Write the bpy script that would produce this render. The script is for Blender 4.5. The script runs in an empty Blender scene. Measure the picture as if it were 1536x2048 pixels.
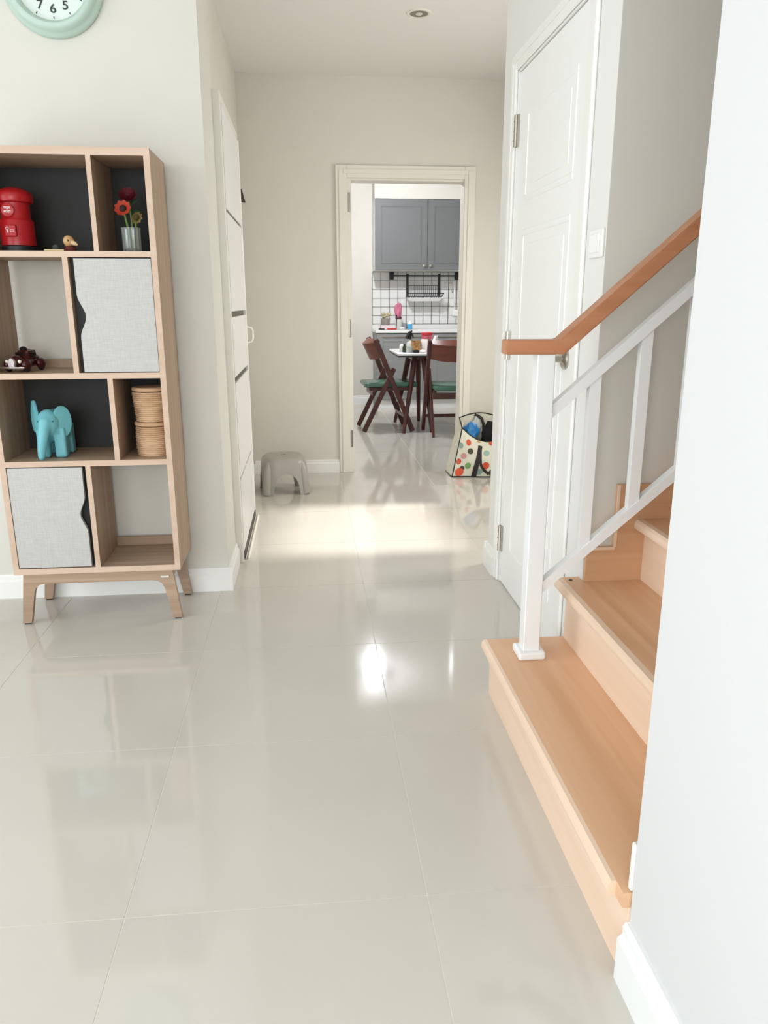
import bpy, bmesh, math, random
from mathutils import Vector, Matrix
random.seed(7)
PI = math.pi
S = bpy.context.scene
C = S.collection

# ------------------------------------------------------------------ camera
YAW, PITCH, ROLL, FPX, CAMH = 0.097838, 0.266778, -0.0013425, 1528.0, 1.16367
cam_d = bpy.data.cameras.new('camera')
cam = bpy.data.objects.new('camera', cam_d); C.objects.link(cam)
cy, sy, cp, sp = math.cos(YAW), math.sin(YAW), math.cos(PITCH), math.sin(PITCH)
F = Vector((sy*cp, cy*cp, -sp)); R0 = Vector((cy, -sy, 0)); U0 = R0.cross(F)
R1 = math.cos(ROLL)*R0 + math.sin(ROLL)*U0; U1 = -math.sin(ROLL)*R0 + math.cos(ROLL)*U0
M = Matrix((R1, U1, -F)).transposed().to_4x4(); M.translation = (0, 0, CAMH)
cam.matrix_world = M
cam_d.sensor_fit = 'VERTICAL'; cam_d.sensor_height = 24.0; cam_d.lens = 24.0*FPX/2048.0
cam_d.clip_start = 0.05; cam_d.clip_end = 100
S.camera = cam

# ------------------------------------------------------------------ light
W = bpy.data.worlds.new('sky'); S.world = W; W.use_nodes = True
bg = W.node_tree.nodes['Background']; bg.inputs[0].default_value = (0.86, 0.93, 1.0, 1); bg.inputs[1].default_value = 1.6

def area(name, loc, rot, sx, sy_, power, color=(1, 1, 1), spread=180):
    d = bpy.data.lights.new(name, 'AREA'); d.shape = 'RECTANGLE'; d.size = sx; d.size_y = sy_
    d.energy = power; d.color = color; d.spread = math.radians(spread)
    o = bpy.data.objects.new(name, d); C.objects.link(o); o.location = loc; o.rotation_euler = rot
    return o
# daylight through the sliding glass door on the living room's left side, and the window behind the viewer
area('daylight_left_glass_door', (-2.60, 0.70, 1.12), (0, -PI/2, 0), 2.05, 3.1, 16.5, (0.95, 0.985, 1.0), 150)
area('daylight_rear_window', (-0.9, -2.12, 1.35), (PI/2, 0, 0), 2.4, 1.7, 33, (0.93, 0.98, 1.0), 160)
# daylight through the window of the side recess
area('daylight_recess_window', (2.20, 3.95, 1.42), (0, PI/2-0.35, 0), 0.72, 1.0, 14.5, (1.0, 0.96, 0.89), 150)
sun_d = bpy.data.lights.new('sun', 'SUN'); sun_d.energy = 4.4; sun_d.angle = math.radians(4.5); sun_d.color = (1.0, 0.97, 0.92)
sun = bpy.data.objects.new('sun', sun_d); C.objects.link(sun); sun.location = (6, 3.9, 5)
sun.rotation_euler = Vector((-1, 0.0, -0.68)).to_track_quat('-Z', 'Y').to_euler()

S.view_settings.view_transform = 'Standard'; S.view_settings.look = 'None'
S.view_settings.gamma = 1.0; S.view_settings.use_curve_mapping = False
S.view_settings.exposure = 0.55

# ------------------------------------------------------------------ helpers
def lin(h):
    h = h.lstrip('#'); v = [int(h[i:i+2], 16)/255 for i in (0, 2, 4)]
    return tuple(x/12.92 if x <= 0.04045 else ((x+0.055)/1.055)**2.4 for x in v) + (1,)

MATS = {}
def mat(name, color, rough=0.5, metal=0.0, spec=0.5, noise=0.0, nscale=30, trans=0, emit=None, estr=0, bump=0, bscale=200, coat=0, ior=1.45):
    if name in MATS: return MATS[name]
    m = bpy.data.materials.new(name); m.use_nodes = True; nt = m.node_tree; b = nt.nodes['Principled BSDF']
    c = lin(color) if isinstance(color, str) else color
    b.inputs['Base Color'].default_value = c; b.inputs['Roughness'].default_value = rough; b.inputs['Metallic'].default_value = metal
    b.inputs['Specular IOR Level'].default_value = spec; b.inputs['Transmission Weight'].default_value = trans; b.inputs['IOR'].default_value = ior
    b.inputs['Coat Weight'].default_value = coat
    if emit:
        b.inputs['Emission Color'].default_value = lin(emit); b.inputs['Emission Strength'].default_value = estr
    if noise or bump:
        tc = nt.nodes.new('ShaderNodeTexCoord'); n = nt.nodes.new('ShaderNodeTexNoise')
        n.inputs['Scale'].default_value = nscale; n.inputs['Detail'].default_value = 4
        nt.links.new(tc.outputs['Object'], n.inputs['Vector'])
        if noise:
            r = nt.nodes.new('ShaderNodeValToRGB'); r.color_ramp.elements[0].position = 0.3; r.color_ramp.elements[1].position = 0.7
            r.color_ramp.elements[0].color = tuple(x*(1-noise) for x in c[:3])+(1,); r.color_ramp.elements[1].color = tuple(min(1, x*(1+noise)) for x in c[:3])+(1,)
            nt.links.new(n.outputs['Fac'], r.inputs['Fac']); nt.links.new(r.outputs['Color'], b.inputs['Base Color'])
        if bump:
            n2 = nt.nodes.new('ShaderNodeTexNoise'); n2.inputs['Scale'].default_value = bscale; nt.links.new(tc.outputs['Object'], n2.inputs['Vector'])
            bp = nt.nodes.new('ShaderNodeBump'); bp.inputs['Strength'].default_value = bump; bp.inputs['Distance'].default_value = 0.002
            nt.links.new(n2.outputs['Fac'], bp.inputs['Height']); nt.links.new(bp.outputs['Normal'], b.inputs['Normal'])
    MATS[name] = m
    return m

def wood(name, c1, c2, axis='Z', rough=0.45, scale=1.0, plank=0.0, spec=0.4):
    """streaky grain running along an axis"""
    if name in MATS: return MATS[name]
    m = bpy.data.materials.new(name); m.use_nodes = True; nt = m.node_tree; b = nt.nodes['Principled BSDF']
    b.inputs['Roughness'].default_value = rough; b.inputs['Specular IOR Level'].default_value = spec
    tc = nt.nodes.new('ShaderNodeTexCoord'); mp = nt.nodes.new('ShaderNodeMapping')
    sc = {'X': (1.2, 38, 38), 'Y': (38, 1.2, 38), 'Z': (38, 38, 1.2)}[axis]
    mp.inputs['Scale'].default_value = tuple(s*scale for s in sc)
    nt.links.new(tc.outputs['Object'], mp.inputs['Vector'])
    n = nt.nodes.new('ShaderNodeTexNoise'); n.inputs['Scale'].default_value = 1.0; n.inputs['Detail'].default_value = 5; n.inputs['Roughness'].default_value = 0.55
    n.inputs['Distortion'].default_value = 0.6
    nt.links.new(mp.outputs['Vector'], n.inputs['Vector'])
    r = nt.nodes.new('ShaderNodeValToRGB'); r.color_ramp.elements[0].position = 0.32; r.color_ramp.elements[1].position = 0.68
    r.color_ramp.elements[0].color = lin(c1); r.color_ramp.elements[1].color = lin(c2)
    nt.links.new(n.outputs['Fac'], r.inputs['Fac'])
    nt.links.new(r.outputs['Color'], b.inputs['Base Color'])
    MATS[name] = m
    return m

class MB:
    def __init__(s): s.bm = bmesh.new()
    def box(s, x0, x1, y0, y1, z0, z1, bev=0.0, seg=1):
        x0, x1 = min(x0, x1), max(x0, x1); y0, y1 = min(y0, y1), max(y0, y1); z0, z1 = min(z0, z1), max(z0, z1)
        b = bmesh.new()
        v = [b.verts.new(p) for p in ((x0,y0,z0),(x1,y0,z0),(x1,y1,z0),(x0,y1,z0),(x0,y0,z1),(x1,y0,z1),(x1,y1,z1),(x0,y1,z1))]
        for f in ((0,3,2,1),(4,5,6,7),(0,1,5,4),(1,2,6,5),(2,3,7,6),(3,0,4,7)): b.faces.new([v[i] for i in f])
        if bev: bmesh.ops.bevel(b, geom=list(b.edges), offset=bev, segments=seg, affect='EDGES', profile=0.5)
        s.add(b); return s
    def add(s, b, mtx=None):
        if mtx is not None: bmesh.ops.transform(b, matrix=mtx, verts=b.verts)
        me = bpy.data.meshes.new('tmp'); b.to_mesh(me); b.free(); s.bm.from_mesh(me); bpy.data.meshes.remove(me); return s
    def bar(s, a, b_, w, h, up=(0, 0, 1), bev=0.0):
        """square bar from a to b: width w across, height h along up"""
        a, b_ = Vector(a), Vector(b_); d = (b_-a); L = d.length; d.normalize()
        side = d.cross(Vector(up)); side.normalize(); u = side.cross(d)
        q = MB(); q.box(0, L, -w/2, w/2, -h/2, h/2, bev)
        m = Matrix((d, -side if False else side*-1, u)).transposed().to_4x4(); m.translation = a
        bb = q.bm; s.add(bb, m); return s
    def tube(s, pts, r, seg=10, caps=True):
        pts = [Vector(p) for p in pts]; rr = r if isinstance(r, (list, tuple)) else [r]*len(pts)
        b = bmesh.new(); rings = []
        t0 = (pts[1]-pts[0]).normalized(); ref = Vector((0, 0, 1)) if abs(t0.z) < 0.9 else Vector((1, 0, 0))
        nrm = t0.cross(ref).normalized()
        for i, p in enumerate(pts):
            t = (pts[min(i+1, len(pts)-1)]-pts[max(i-1, 0)]).normalized()
            nrm = (nrm - t*nrm.dot(t)).normalized(); bi = t.cross(nrm)
            rings.append([b.verts.new(p+(nrm*math.cos(2*PI*k/seg)+bi*math.sin(2*PI*k/seg))*rr[i]) for k in range(seg)])
        for i in range(len(rings)-1):
            for k in range(seg): b.faces.new((rings[i][k], rings[i][(k+1) % seg], rings[i+1][(k+1) % seg], rings[i+1][k]))
        if caps: b.faces.new(rings[0][::-1]); b.faces.new(rings[-1])
        s.add(b); return s
    def lathe(s, prof, loc=(0, 0, 0), seg=28, mtx=None, mod=None):
        b = bmesh.new(); rings = []
        for r, z in prof:
            if r < 1e-5: rings.append([b.verts.new((0, 0, z))])
            else:
                rings.append([b.verts.new(((r*(mod(2*PI*k/seg, z) if mod else 1))*math.cos(2*PI*k/seg), (r*(mod(2*PI*k/seg, z) if mod else 1))*math.sin(2*PI*k/seg), z)) for k in range(seg)])
        for i in range(len(rings)-1):
            A, B = rings[i], rings[i+1]
            for k in range(seg):
                k2 = (k+1) % seg
                if len(A) == 1 and len(B) == 1: continue
                if len(A) == 1: b.faces.new((A[0], B[k2], B[k]))
                elif len(B) == 1: b.faces.new((A[k], A[k2], B[0]))
                else: b.faces.new((A[k], A[k2], B[k2], B[k]))
        if len(rings[0]) > 1: b.faces.new(rings[0][::-1])
        if len(rings[-1]) > 1: b.faces.new(rings[-1])
        m = Matrix.Translation(loc) @ (mtx if mtx is not None else Matrix.Identity(4))
        s.add(b, m); return s
    def ell(s, c, r, rot=None, u=16, v=10):
        b = bmesh.new(); bmesh.ops.create_uvsphere(b, u_segments=u, v_segments=v, radius=1)
        m = Matrix.Translation(c) @ (rot.to_matrix().to_4x4() if rot is not None else Matrix.Identity(4)) @ Matrix.Diagonal((*r, 1))
        s.add(b, m); return s
    def prism(s, poly, n0, n1, axis='Y', bev=0.0):
        """extrude a 2D polygon between n0 and n1 along axis (Y: poly=(x,z); X: poly=(y,z); Z: poly=(x,y))"""
        b = bmesh.new()
        f = {'Y': lambda p, n: (p[0], n, p[1]), 'X': lambda p, n: (n, p[0], p[1]), 'Z': lambda p, n: (p[0], p[1], n)}[axis]
        A = [b.verts.new(f(p, n0)) for p in poly]; B = [b.verts.new(f(p, n1)) for p in poly]; n = len(poly)
        b.faces.new(A); b.faces.new(B[::-1])
        for i in range(n): b.faces.new((A[i], B[i], B[(i+1) % n], A[(i+1) % n]))
        bmesh.ops.recalc_face_normals(b, faces=b.faces)
        if bev: bmesh.ops.bevel(b, geom=list(b.edges), offset=bev, segments=2, affect='EDGES')
        s.add(b); return s
    def build(s, name, m, parent=None, smooth=False, world=True):
        bmesh.ops.recalc_face_normals(s.bm, faces=s.bm.faces)
        me = bpy.data.meshes.new(name)
        if parent is not None and world:
            r = parent; off = Vector((0, 0, 0))
            while r is not None: off += r.location; r = r.parent
            bmesh.ops.translate(s.bm, verts=s.bm.verts, vec=-off)
        s.bm.to_mesh(me); s.bm.free()
        if smooth:
            for p in me.polygons: p.use_smooth = True
            try: me.set_sharp_from_angle(angle=math.radians(40))
            except Exception: pass
        me.materials.append(m)
        o = bpy.data.objects.new(name, me); C.objects.link(o)
        if parent is not None: o.parent = parent
        return o
def box(name, m, parent, *a, **k):
    return MB().box(*a, **k).build(name, m, parent)
def thing(name, label, cat, loc=(0, 0, 0), group=None):
    o = bpy.data.objects.new(name, None); C.objects.link(o); o.location = loc; o.empty_display_size = 0.05
    o['label'] = label; o['category'] = cat
    if group: o['group'] = group
    return o
def tag(o, label, cat, group=None):
    o['label'] = label; o['category'] = cat
    if group: o['group'] = group
    return o
def struct(o, label=None):
    o['kind'] = 'structure'
    if label: o['label'] = label
    return o
def copy_tree(o, parent=None):
    c = o.copy(); C.objects.link(c); c.parent = parent
    for ch in [x for x in o.children]: copy_tree(ch, c)
    return c
def text_mesh(txt, size, depth=0.0006, bold=0.0):
    cu = bpy.data.curves.new('t', 'FONT'); cu.body = txt; cu.size = size; cu.extrude = depth; cu.offset = bold
    cu.align_x = 'CENTER'; cu.align_y = 'CENTER'
    o = bpy.data.objects.new('t', cu); C.objects.link(o)
    me = bpy.data.meshes.new_from_object(o.evaluated_get(bpy.context.evaluated_depsgraph_get()))
    bpy.data.objects.remove(o); bpy.data.curves.remove(cu)
    return me
def remeshed(mb, voxel, smooth_it=6):
    """one continuous skin over overlapping lumps"""
    me = bpy.data.meshes.new('r'); mb.bm.to_mesh(me); mb.bm.free()
    o = bpy.data.objects.new('r', me); C.objects.link(o)
    md = o.modifiers.new('v', 'REMESH'); md.mode = 'VOXEL'; md.voxel_size = voxel; md.use_smooth_shade = True
    ms = o.modifiers.new('s', 'SMOOTH'); ms.factor = 0.5; ms.iterations = smooth_it
    me2 = bpy.data.meshes.new_from_object(o.evaluated_get(bpy.context.evaluated_depsgraph_get()))
    bpy.data.objects.remove(o); bpy.data.meshes.remove(me)
    q = MB(); q.bm.from_mesh(me2); bpy.data.meshes.remove(me2); return q

# ------------------------------------------------------------------ materials
m_wall = mat('wall_paint', '#dad7ce', 0.75, spec=0.25, noise=0.012, nscale=6, bump=0.05, bscale=400)
m_white_wall = mat('white_paint', '#e6e5e1', 0.7, spec=0.25, bump=0.04, bscale=400)
m_near_wall = mat('near_wall_paint', '#d0d0cf', 0.7, spec=0.25, bump=0.04, bscale=400)
m_ceil = mat('ceiling_paint', '#e8e6e2', 0.85, spec=0.2)
m_trim = mat('white_gloss_trim', '#f1f0ec', 0.35, spec=0.5)
m_cream = mat('cream_casing', '#e6e2d8', 0.4, spec=0.4)
m_door = mat('white_door_paint', '#f3f3f0', 0.38, spec=0.45)
m_steel_white = mat('white_powder_coat', '#eceded', 0.35, spec=0.5)
m_grout = mat('pale_grout', '#e6e2d9', 0.7)
m_tile = mat('polished_tile', '#cac5bc', 0.06, spec=0.85, noise=0.02, nscale=3)
m_chrome = mat('satin_nickel', '#b9b4aa', 0.22, metal=1.0)
m_dark_metal = mat('dark_metal', '#3c3934', 0.4, metal=0.6)
m_black = mat('black_paint', '#17171a', 0.45)
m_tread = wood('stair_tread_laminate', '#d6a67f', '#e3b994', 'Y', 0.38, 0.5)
m_stair_lit = wood('stair_laminate_lit', '#e6c9ae', '#edd3bc', 'Y', 0.4, 0.5)  # same laminate as the treads, stronger light on risers and nosings painted in
m_skirt = wood('stair_skirting_laminate', '#cf9e77', '#dcb18b', 'X', 0.4, 0.5)
m_rail = wood('handrail_wood', '#b47955', '#c68b67', 'X', 0.38, 0.6)
m_shelf = wood('shelf_oak', '#9c8169', '#b39a83', 'Z', 0.5, 1.0)
m_shelf_h = wood('shelf_oak_horizontal', '#9c8169', '#b39a83', 'X', 0.5, 1.0)
m_edge = wood('shelf_edge_band', '#c2a68f', '#cfb6a2', 'X', 0.5, 0.5)
m_blackpanel = mat('black_back_panel', '#232321', 0.6)
def linen():
    m = mat('linen_texture_panel', '#cfcdc9', 0.6); nt = m.node_tree; b = nt.nodes['Principled BSDF']
    tc = nt.nodes.new('ShaderNodeTexCoord'); prev = None
    for sc in ((900, 50, 40), (40, 50, 900)):
        mp = nt.nodes.new('ShaderNodeMapping'); mp.inputs['Scale'].default_value = tuple(x*0.8 for x in sc); nt.links.new(tc.outputs['Object'], mp.inputs['Vector'])
        n = nt.nodes.new('ShaderNodeTexNoise'); n.inputs['Scale'].default_value = 1; n.inputs['Detail'].default_value = 3; nt.links.new(mp.outputs['Vector'], n.inputs['Vector'])
        if prev is None: prev = n
        else:
            ad = nt.nodes.new('ShaderNodeMath'); ad.operation = 'ADD'; nt.links.new(prev.outputs['Fac'], ad.inputs[0]); nt.links.new(n.outputs['Fac'], ad.inputs[1])
            r = nt.nodes.new('ShaderNodeValToRGB'); r.color_ramp.elements[0].position = 0.35; r.color_ramp.elements[1].position = 0.65
            h = nt.nodes.new('ShaderNodeMath'); h.operation = 'MULTIPLY'; h.inputs[1].default_value = 0.5; nt.links.new(ad.outputs[0], h.inputs[0]); nt.links.new(h.outputs[0], r.inputs['Fac'])
            r.color_ramp.elements[0].color = lin('#aeaca8'); r.color_ramp.elements[1].color = lin('#c3c1bd'); nt.links.new(r.outputs['Color'], b.inputs['Base Color'])
    return m
m_linen = linen()

# ------------------------------------------------------------------ the setting
H = 2.545; LW = -0.352; LW2 = -0.402; BW = 5.355; DW = 0.80; RW = 0.535
# floor: a grout bed carrying separate polished 60 cm tiles
RECTS = [(-2.62, RW, -2.2, 1.055), (-2.62, RW, 1.055, 2.102), (-2.62, DW, 2.102, 3.072), (LW, DW, 3.072, 3.27), (LW2, 2.28, 3.27, BW), (0.295, 1.068, BW, 5.475), (-0.6, 3.1, 5.475, 9.15)]
fb = MB()
for x0, x1, y0, y1 in RECTS+[(DW, 3.2, 2.19, 3.17)]: fb.box(x0, x1, y0, y1, -0.06, -0.0012)
floor = struct(fb.build('floor', m_grout), 'glossy beige porcelain tile floor with pale grout lines')
G = 0.6; GAP = 0.0014; X0 = -0.3871; Y0 = 1.2806
cells = {}
for (x0, x1, y0, y1) in RECTS:
    for i in range(-5, 8):
        for j in range(-7, 15):
            a0, a1 = max(x0, X0+i*G), min(x1, X0+(i+1)*G); b0, b1 = max(y0, Y0+j*G), min(y1, Y0+(j+1)*G)
            if a1-a0 > 0.004 and b1-b0 > 0.004: cells.setdefault((i, j), []).append((a0, a1, b0, b1))
tile_mesh = {}
for (i, j), parts in cells.items():
    cx, cyy = X0+(i+0.5)*G, Y0+(j+0.5)*G
    lim = (X0+i*G+GAP, X0+(i+1)*G-GAP, Y0+j*G+GAP, Y0+(j+1)*G-GAP)
    q = [(max(a, lim[0])-cx, min(b, lim[1])-cx, max(c, lim[2])-cyy, min(d, lim[3])-cyy) for a, b, c, d in parts]
    q = [t for t in q if t[1]-t[0] > 0.003 and t[3]-t[2] > 0.003]
    if not q: continue
    full = len(q) == 1 and q[0][1]-q[0][0] > G-0.004 and q[0][3]-q[0][2] > G-0.004
    if full and 'full' in tile_mesh: me = tile_mesh['full']
    else:
        b = MB()
        for t in q: b.box(t[0], t[1], t[2], t[3], -0.009, 0.0)
        me = bpy.data.meshes.new('tile'); b.bm.to_mesh(me); b.bm.free(); me.materials.append(m_tile)
        if full: tile_mesh['full'] = me
    t = bpy.data.objects.new('tile', me); C.objects.link(t); t.location = (cx, cyy, 0); t.parent = floor

# ceilings
struct(MB().box(-2.72, DW, -2.3, 9.25, H, H+0.1).box(DW, 3.3, 2.085, 9.25, H, H+0.1).build('ceiling', m_ceil), 'plain pale ceiling over hall and living room')
struct(box('ceiling_stairwell', m_ceil, None, 0.7, 3.3, 0.93, 2.19, 4.0, 4.1), 'high ceiling over the stairs')
# walls
struct(box('wall_left', m_wall, None, -2.72, LW, 3.072, 3.19, 0, H), 'off-white wall behind the shelf unit')
struct(MB().box(LW-0.1, LW, 3.19, 3.43, 0, H).box(LW-0.1, LW2, 3.43, 4.24, 1.99, H).box(LW2-0.1, LW2, 4.24, BW, 0, H).box(LW-0.1, LW2, 3.43, 4.24, 0, 0.0005).box(LW2-0.12, LW2-0.03, 3.43, 4.24, 0, 1.99).build('wall_left_hall', m_wall), 'hall wall with the white sliding door')
struct(MB().box(LW2-0.1, 0.295, BW, 5.475, 0, H).box(1.068, 3.1, BW, 5.475, 0, H).box(0.295, 1.068, BW, 5.475, 1.953, H).build('wall_back', m_wall), 'beige hall end wall around the kitchen doorway')
struct(MB().box(DW, 0.90, 2.0865, 2.285, 0, H).box(DW, 0.90, 3.075, 3.27, 0, H).box(DW, 0.90, 2.285, 3.075, 1.99, H).build('wall_right_hall', m_white_wall), 'white wall around the panel door')
struct(MB().box(DW+0.1, 3.3, 2.085, 2.185, 0, 4.0).box(DW+0.0005, DW+0.1, 2.085, 2.0865, 0, H).build('wall_stairwell_far', m_wall), 'grey wall on the far side of the stairs')
struct(box('wall_stairwell_upper', m_wall, None, DW, DW+0.1, 1.055, 2.185, H, 4.0), 'wall above the stair opening')
struct(box('wall_stairwell_end', m_wall, None, 3.2, 3.3, 1.055, 2.085, 0, 4.0), 'wall at the top of the stairs')
struct(MB().box(RW, RW+0.12, -2.2, 1.055, 0, H).build('wall_right', m_near_wall), 'bright white wall at the right edge')
struct(box('wall_stairwell_near', m_white_wall, None, RW+0.12, 3.3, 0.935, 1.055, 0, 4.0), 'wall on the near side of the stairs')
struct(MB().box(3.2, 3.3, 2.185, 3.17, 0, H).box(2.40, 3.3, 3.17, 3.27, 0, H).build('wall_light_block', m_wall), 'unseen wall added behind the panel door against stray light')  # added out of view to keep stray daylight from under the door
struct(box('wall_recess', m_wall, None, 0.90, 2.28, 3.17, 3.27, 0, H), 'side wall of the recess')
# recess wall with window opening
struct(MB().box(2.28, 2.40, 3.17, 3.45, 0, H).box(2.28, 2.40, 4.45, BW, 0, H).box(2.28, 2.40, 3.45, 4.45, 0, 1.05).box(2.28, 2.40, 3.45, 4.45, 1.80, H).build('wall_recess_right', m_wall), 'recess wall with a window')
# living room shell behind and beside the viewer
struct(MB().box(-2.72, -2.62, -2.2, -0.9, 0, H).box(-2.72, -2.62, 2.3, 3.072, 0, H).box(-2.72, -2.62, -0.9, 2.3, 2.2, H).build('wall_living_left', m_wall), 'living room wall with sliding glass door')
struct(MB().box(-2.72, -2.15, -2.3, -2.2, 0, H).box(0.35, RW+0.12, -2.3, -2.2, 0, H).box(-2.15, 0.35, -2.3, -2.2, 0, 0.45).box(-2.15, 0.35, -2.3, -2.2, 2.25, H).build('wall_living_rear', m_wall), 'living room rear wall with a window')
# kitchen shell
struct(box('wall_kitchen_back', m_wall, None, -0.7, 3.1, 9.15, 9.25, 0, H), 'kitchen back wall')
struct(box('wall_kitchen_left', m_wall, None, -0.7, -0.6, 5.475, 9.15, 0, H), 'kitchen left wall')
struct(box('wall_kitchen_right', m_wall, None, 3.1, 3.2, 5.355, 9.15, 0, H), 'kitchen right wall')

# window and glass door frames (daylight openings)
def frame_x(name, x, y0, y1, z0, z1, nv, label):
    r = bpy.data.objects.new(name, None); C.objects.link(r); r.location = (x, (y0+y1)/2, z0); struct(r, label)
    t = 0.045
    b = MB().box(x-0.03, x+0.03, y0, y0+t, z0, z1).box(x-0.03, x+0.03, y1-t, y1, z0, z1).box(x-0.03, x+0.03, y0+t, y1-t, z0, z0+t).box(x-0.03, x+0.03, y0+t, y1-t, z1-t, z1)
    for k in range(1, nv):
        yy = y0+(y1-y0)*k/nv; b.box(x-0.025, x+0.025, yy-0.02, yy+0.02, z0+t, z1-t)
    b.build('window_frame', m_trim, r); return r
frame_x('window_1', 2.34, 3.45, 4.45, 1.05, 1.80, 1, 'recess window')
frame_x('door_3', -2.67, -0.9, 2.3, 0.0, 2.2, 3, 'sliding glass door of the living room')
r = bpy.data.objects.new('window_2', None); C.objects.link(r); r.location = (-0.9, -2.25, 0.45); struct(r, 'living room window')
MB().box(-2.15, -2.10, -2.28, -2.22, 0.45, 2.25).box(0.30, 0.35, -2.28, -2.22, 0.45, 2.25).box(-2.10, 0.30, -2.28, -2.22, 0.45, 0.5).box(-2.10, 0.30, -2.28, -2.22, 2.2, 2.25).box(-0.925, -0.875, -2.28, -2.22, 0.5, 2.2).build('window_frame', m_trim, r)

# baseboards: stepped profile
def bb_prof(t=0.016, h=0.1): return [(0, 0), (t, 0), (t, h*0.72), (t*0.55, h*0.80), (t*0.6, h*0.93), (t*0.3, h), (0, h)]
def baseboard(name, label, segs, h=0.1, t=0.016, m=None):
    b = MB()
    for kind, pos, sgn, a0, a1 in segs:
        P = bb_prof(t, h)
        if kind == 'X': b.prism([(pos+sgn*u, v) for u, v in P], a0, a1, 'Y')   # wall plane x=pos, running along Y
        else: b.prism([(pos+sgn*u, v) for u, v in P], a0, a1, 'X')               # wall plane y=pos, running along X
    return struct(b.build(name, m or m_trim), label)
baseboard('baseboard_left', 'white baseboard under the shelf unit', [('Y', 3.072, -1, -2.62, LW+0.016), ('X', LW, 1, 3.072, 3.405)])
baseboard('baseboard_back', 'white baseboard along the hall end wall', [('Y', BW, -1, LW2+0.016, 0.207), ('Y', BW, -1, 1.137, 2.28), ('X', LW2, 1, 4.26, BW)], 0.092)
baseboard('baseboard_right_hall', 'white baseboard beside the panel door', [('X', DW, -1, 3.125, 3.27), ('Y', 3.27, 1, DW-0.018, 2.28)], 0.115, 0.018)
baseboard('baseboard_right', 'white baseboard of the wall at right', [('X', RW, -1, -2.2, 1.055)], 0.118, 0.02, mat('near_trim', '#e6e7e6', 0.4))
baseboard('baseboard_kitchen', 'kitchen baseboard', [('Y', 9.15, -1, -0.6, 0.765)], 0.1)

# kitchen doorway casing
t1 = bpy.data.objects.new('trim_1', None); C.objects.link(t1); t1.location = (0.675, BW, 0); struct(t1, 'cream casing around the kitchen doorway')
def casing_v(x0, x1, inner):
    s = 1 if inner > x0 else -1
    return MB().box(x0, x1, BW-0.018, BW, 0, 2.026, 0.003).box(inner-s*0.026, inner-s*0.052, BW-0.024, BW-0.018, 0.001, 1.998)
casing_v(0.210, 0.285, 0.285).build('casing', m_cream, t1)
casing_v(1.135, 1.060, 1.060).build('casing', m_cream, t1)
MB().box(0.285, 1.060, BW-0.018, BW, 1.948, 2.026, 0.003).box(0.263, 1.085, BW-0.024, BW-0.018, 1.974, 2.0).build('casing', m_cream, t1)
MB().box(0.285, 0.312, BW-0.002, 5.478, 0, 1.948).build('jamb', m_cream, t1)
MB().box(1.061, 1.068, BW, 5.478, 0, 1.948).build('jamb', m_cream, t1)
MB().box(0.312, 1.061, BW, 5.478, 1.936, 1.948).build('jamb', m_cream, t1)
for z in (1.80, 1.0, 0.24):
    MB().box(0.289, 0.303, BW-0.005, BW-0.002, z-0.056, z+0.056).tube([(0.300, BW-0.007, z-0.06), (0.300, BW-0.007, z+0.06)], 0.0055, 8).build('hinge', m_chrome, t1)

# ------------------------------------------------------------------ panel door on the right
d2 = bpy.data.objects.new('door_2', None); C.objects.link(d2); d2.location = (DW, 2.68, 0); struct(d2, 'white panel door with satin knob')
Y_0, Y_1, ZT = 2.302, 3.058, 1.976
def panel_frame(b, y0, y1, z0, z1, xf):
    """raised field inside a sunk, moulded surround"""
    n = 0.022
    for (a0, a1, c0, c1) in ((y0, y1, z0, z0+n), (y0, y1, z1-n, z1), (y0, y0+n, z0+n, z1-n), (y1-n, y1, z0+n, z1-n)):
        b.box(xf-0.0028, xf+0.004, a0, a1, c0, c1, 0.0026)
    b.box(xf-0.002, xf+0.003, y0+n+0.03, y1-n-0.03, z0+n+0.03, z1-n-0.03, 0.0015)
leaf = MB()
xf = DW+0.006
leaf.box(xf, xf+0.036, Y_0, Y_1, 0.004, ZT)
leaf = leaf.build('door_leaf', m_door, d2)
for z0, z1 in ((1.52, 1.835), (0.16, 1.425)):
    q = MB(); panel_frame(q, 2.405, 2.94, z0, z1, xf); q.build('panel', m_door, leaf)
MB().box(DW-0.011, DW, Y_1+0.006, Y_1+0.07, 0, 2.045, 0.004).box(DW-0.0135, DW-0.011, Y_1+0.04, Y_1+0.062, 0.001, 2.03).build('casing', m_trim, d2)
MB().box(DW-0.011, DW, Y_0-0.07, Y_0-0.006, 0, 2.045, 0.004).box(DW-0.0135, DW-0.011, Y_0-0.062, Y_0-0.04, 0.001, 2.03).build('casing', m_trim, d2)
MB().box(DW-0.011, DW, Y_0-0.006, Y_1+0.006, 1.985, 2.045, 0.004).box(DW-0.0135, DW-0.011, Y_0-0.04, Y_1+0.04, 2.012, 2.03).build('casing', m_trim, d2)
MB().box(DW, 0.9, Y_1+0.002, Y_1+0.016, 0, 1.985).box(DW, 0.9, Y_0-0.016, Y_0-0.002, 0, 1.985).box(DW, 0.9, Y_0-0.002, Y_1+0.002, ZT+0.003, 1.99).build('jamb', m_trim, d2)
for z in (1.782, 1.0, 0.195):
    q = MB().tube([(DW-0.004, Y_1+0.003, z-0.055), (DW-0.004, Y_1+0.003, z+0.055)], 0.0075, 10).box(DW-0.002, DW+0.005, Y_1-0.016, Y_1+0.02, z-0.055, z+0.055)
    for k in (-0.033, 0, 0.033): q.tube([(DW-0.004, Y_1+0.003, z+k-0.002), (DW-0.004, Y_1+0.003, z+k+0.002)], 0.009, 10)
    q.build('hinge', m_chrome, d2)
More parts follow.
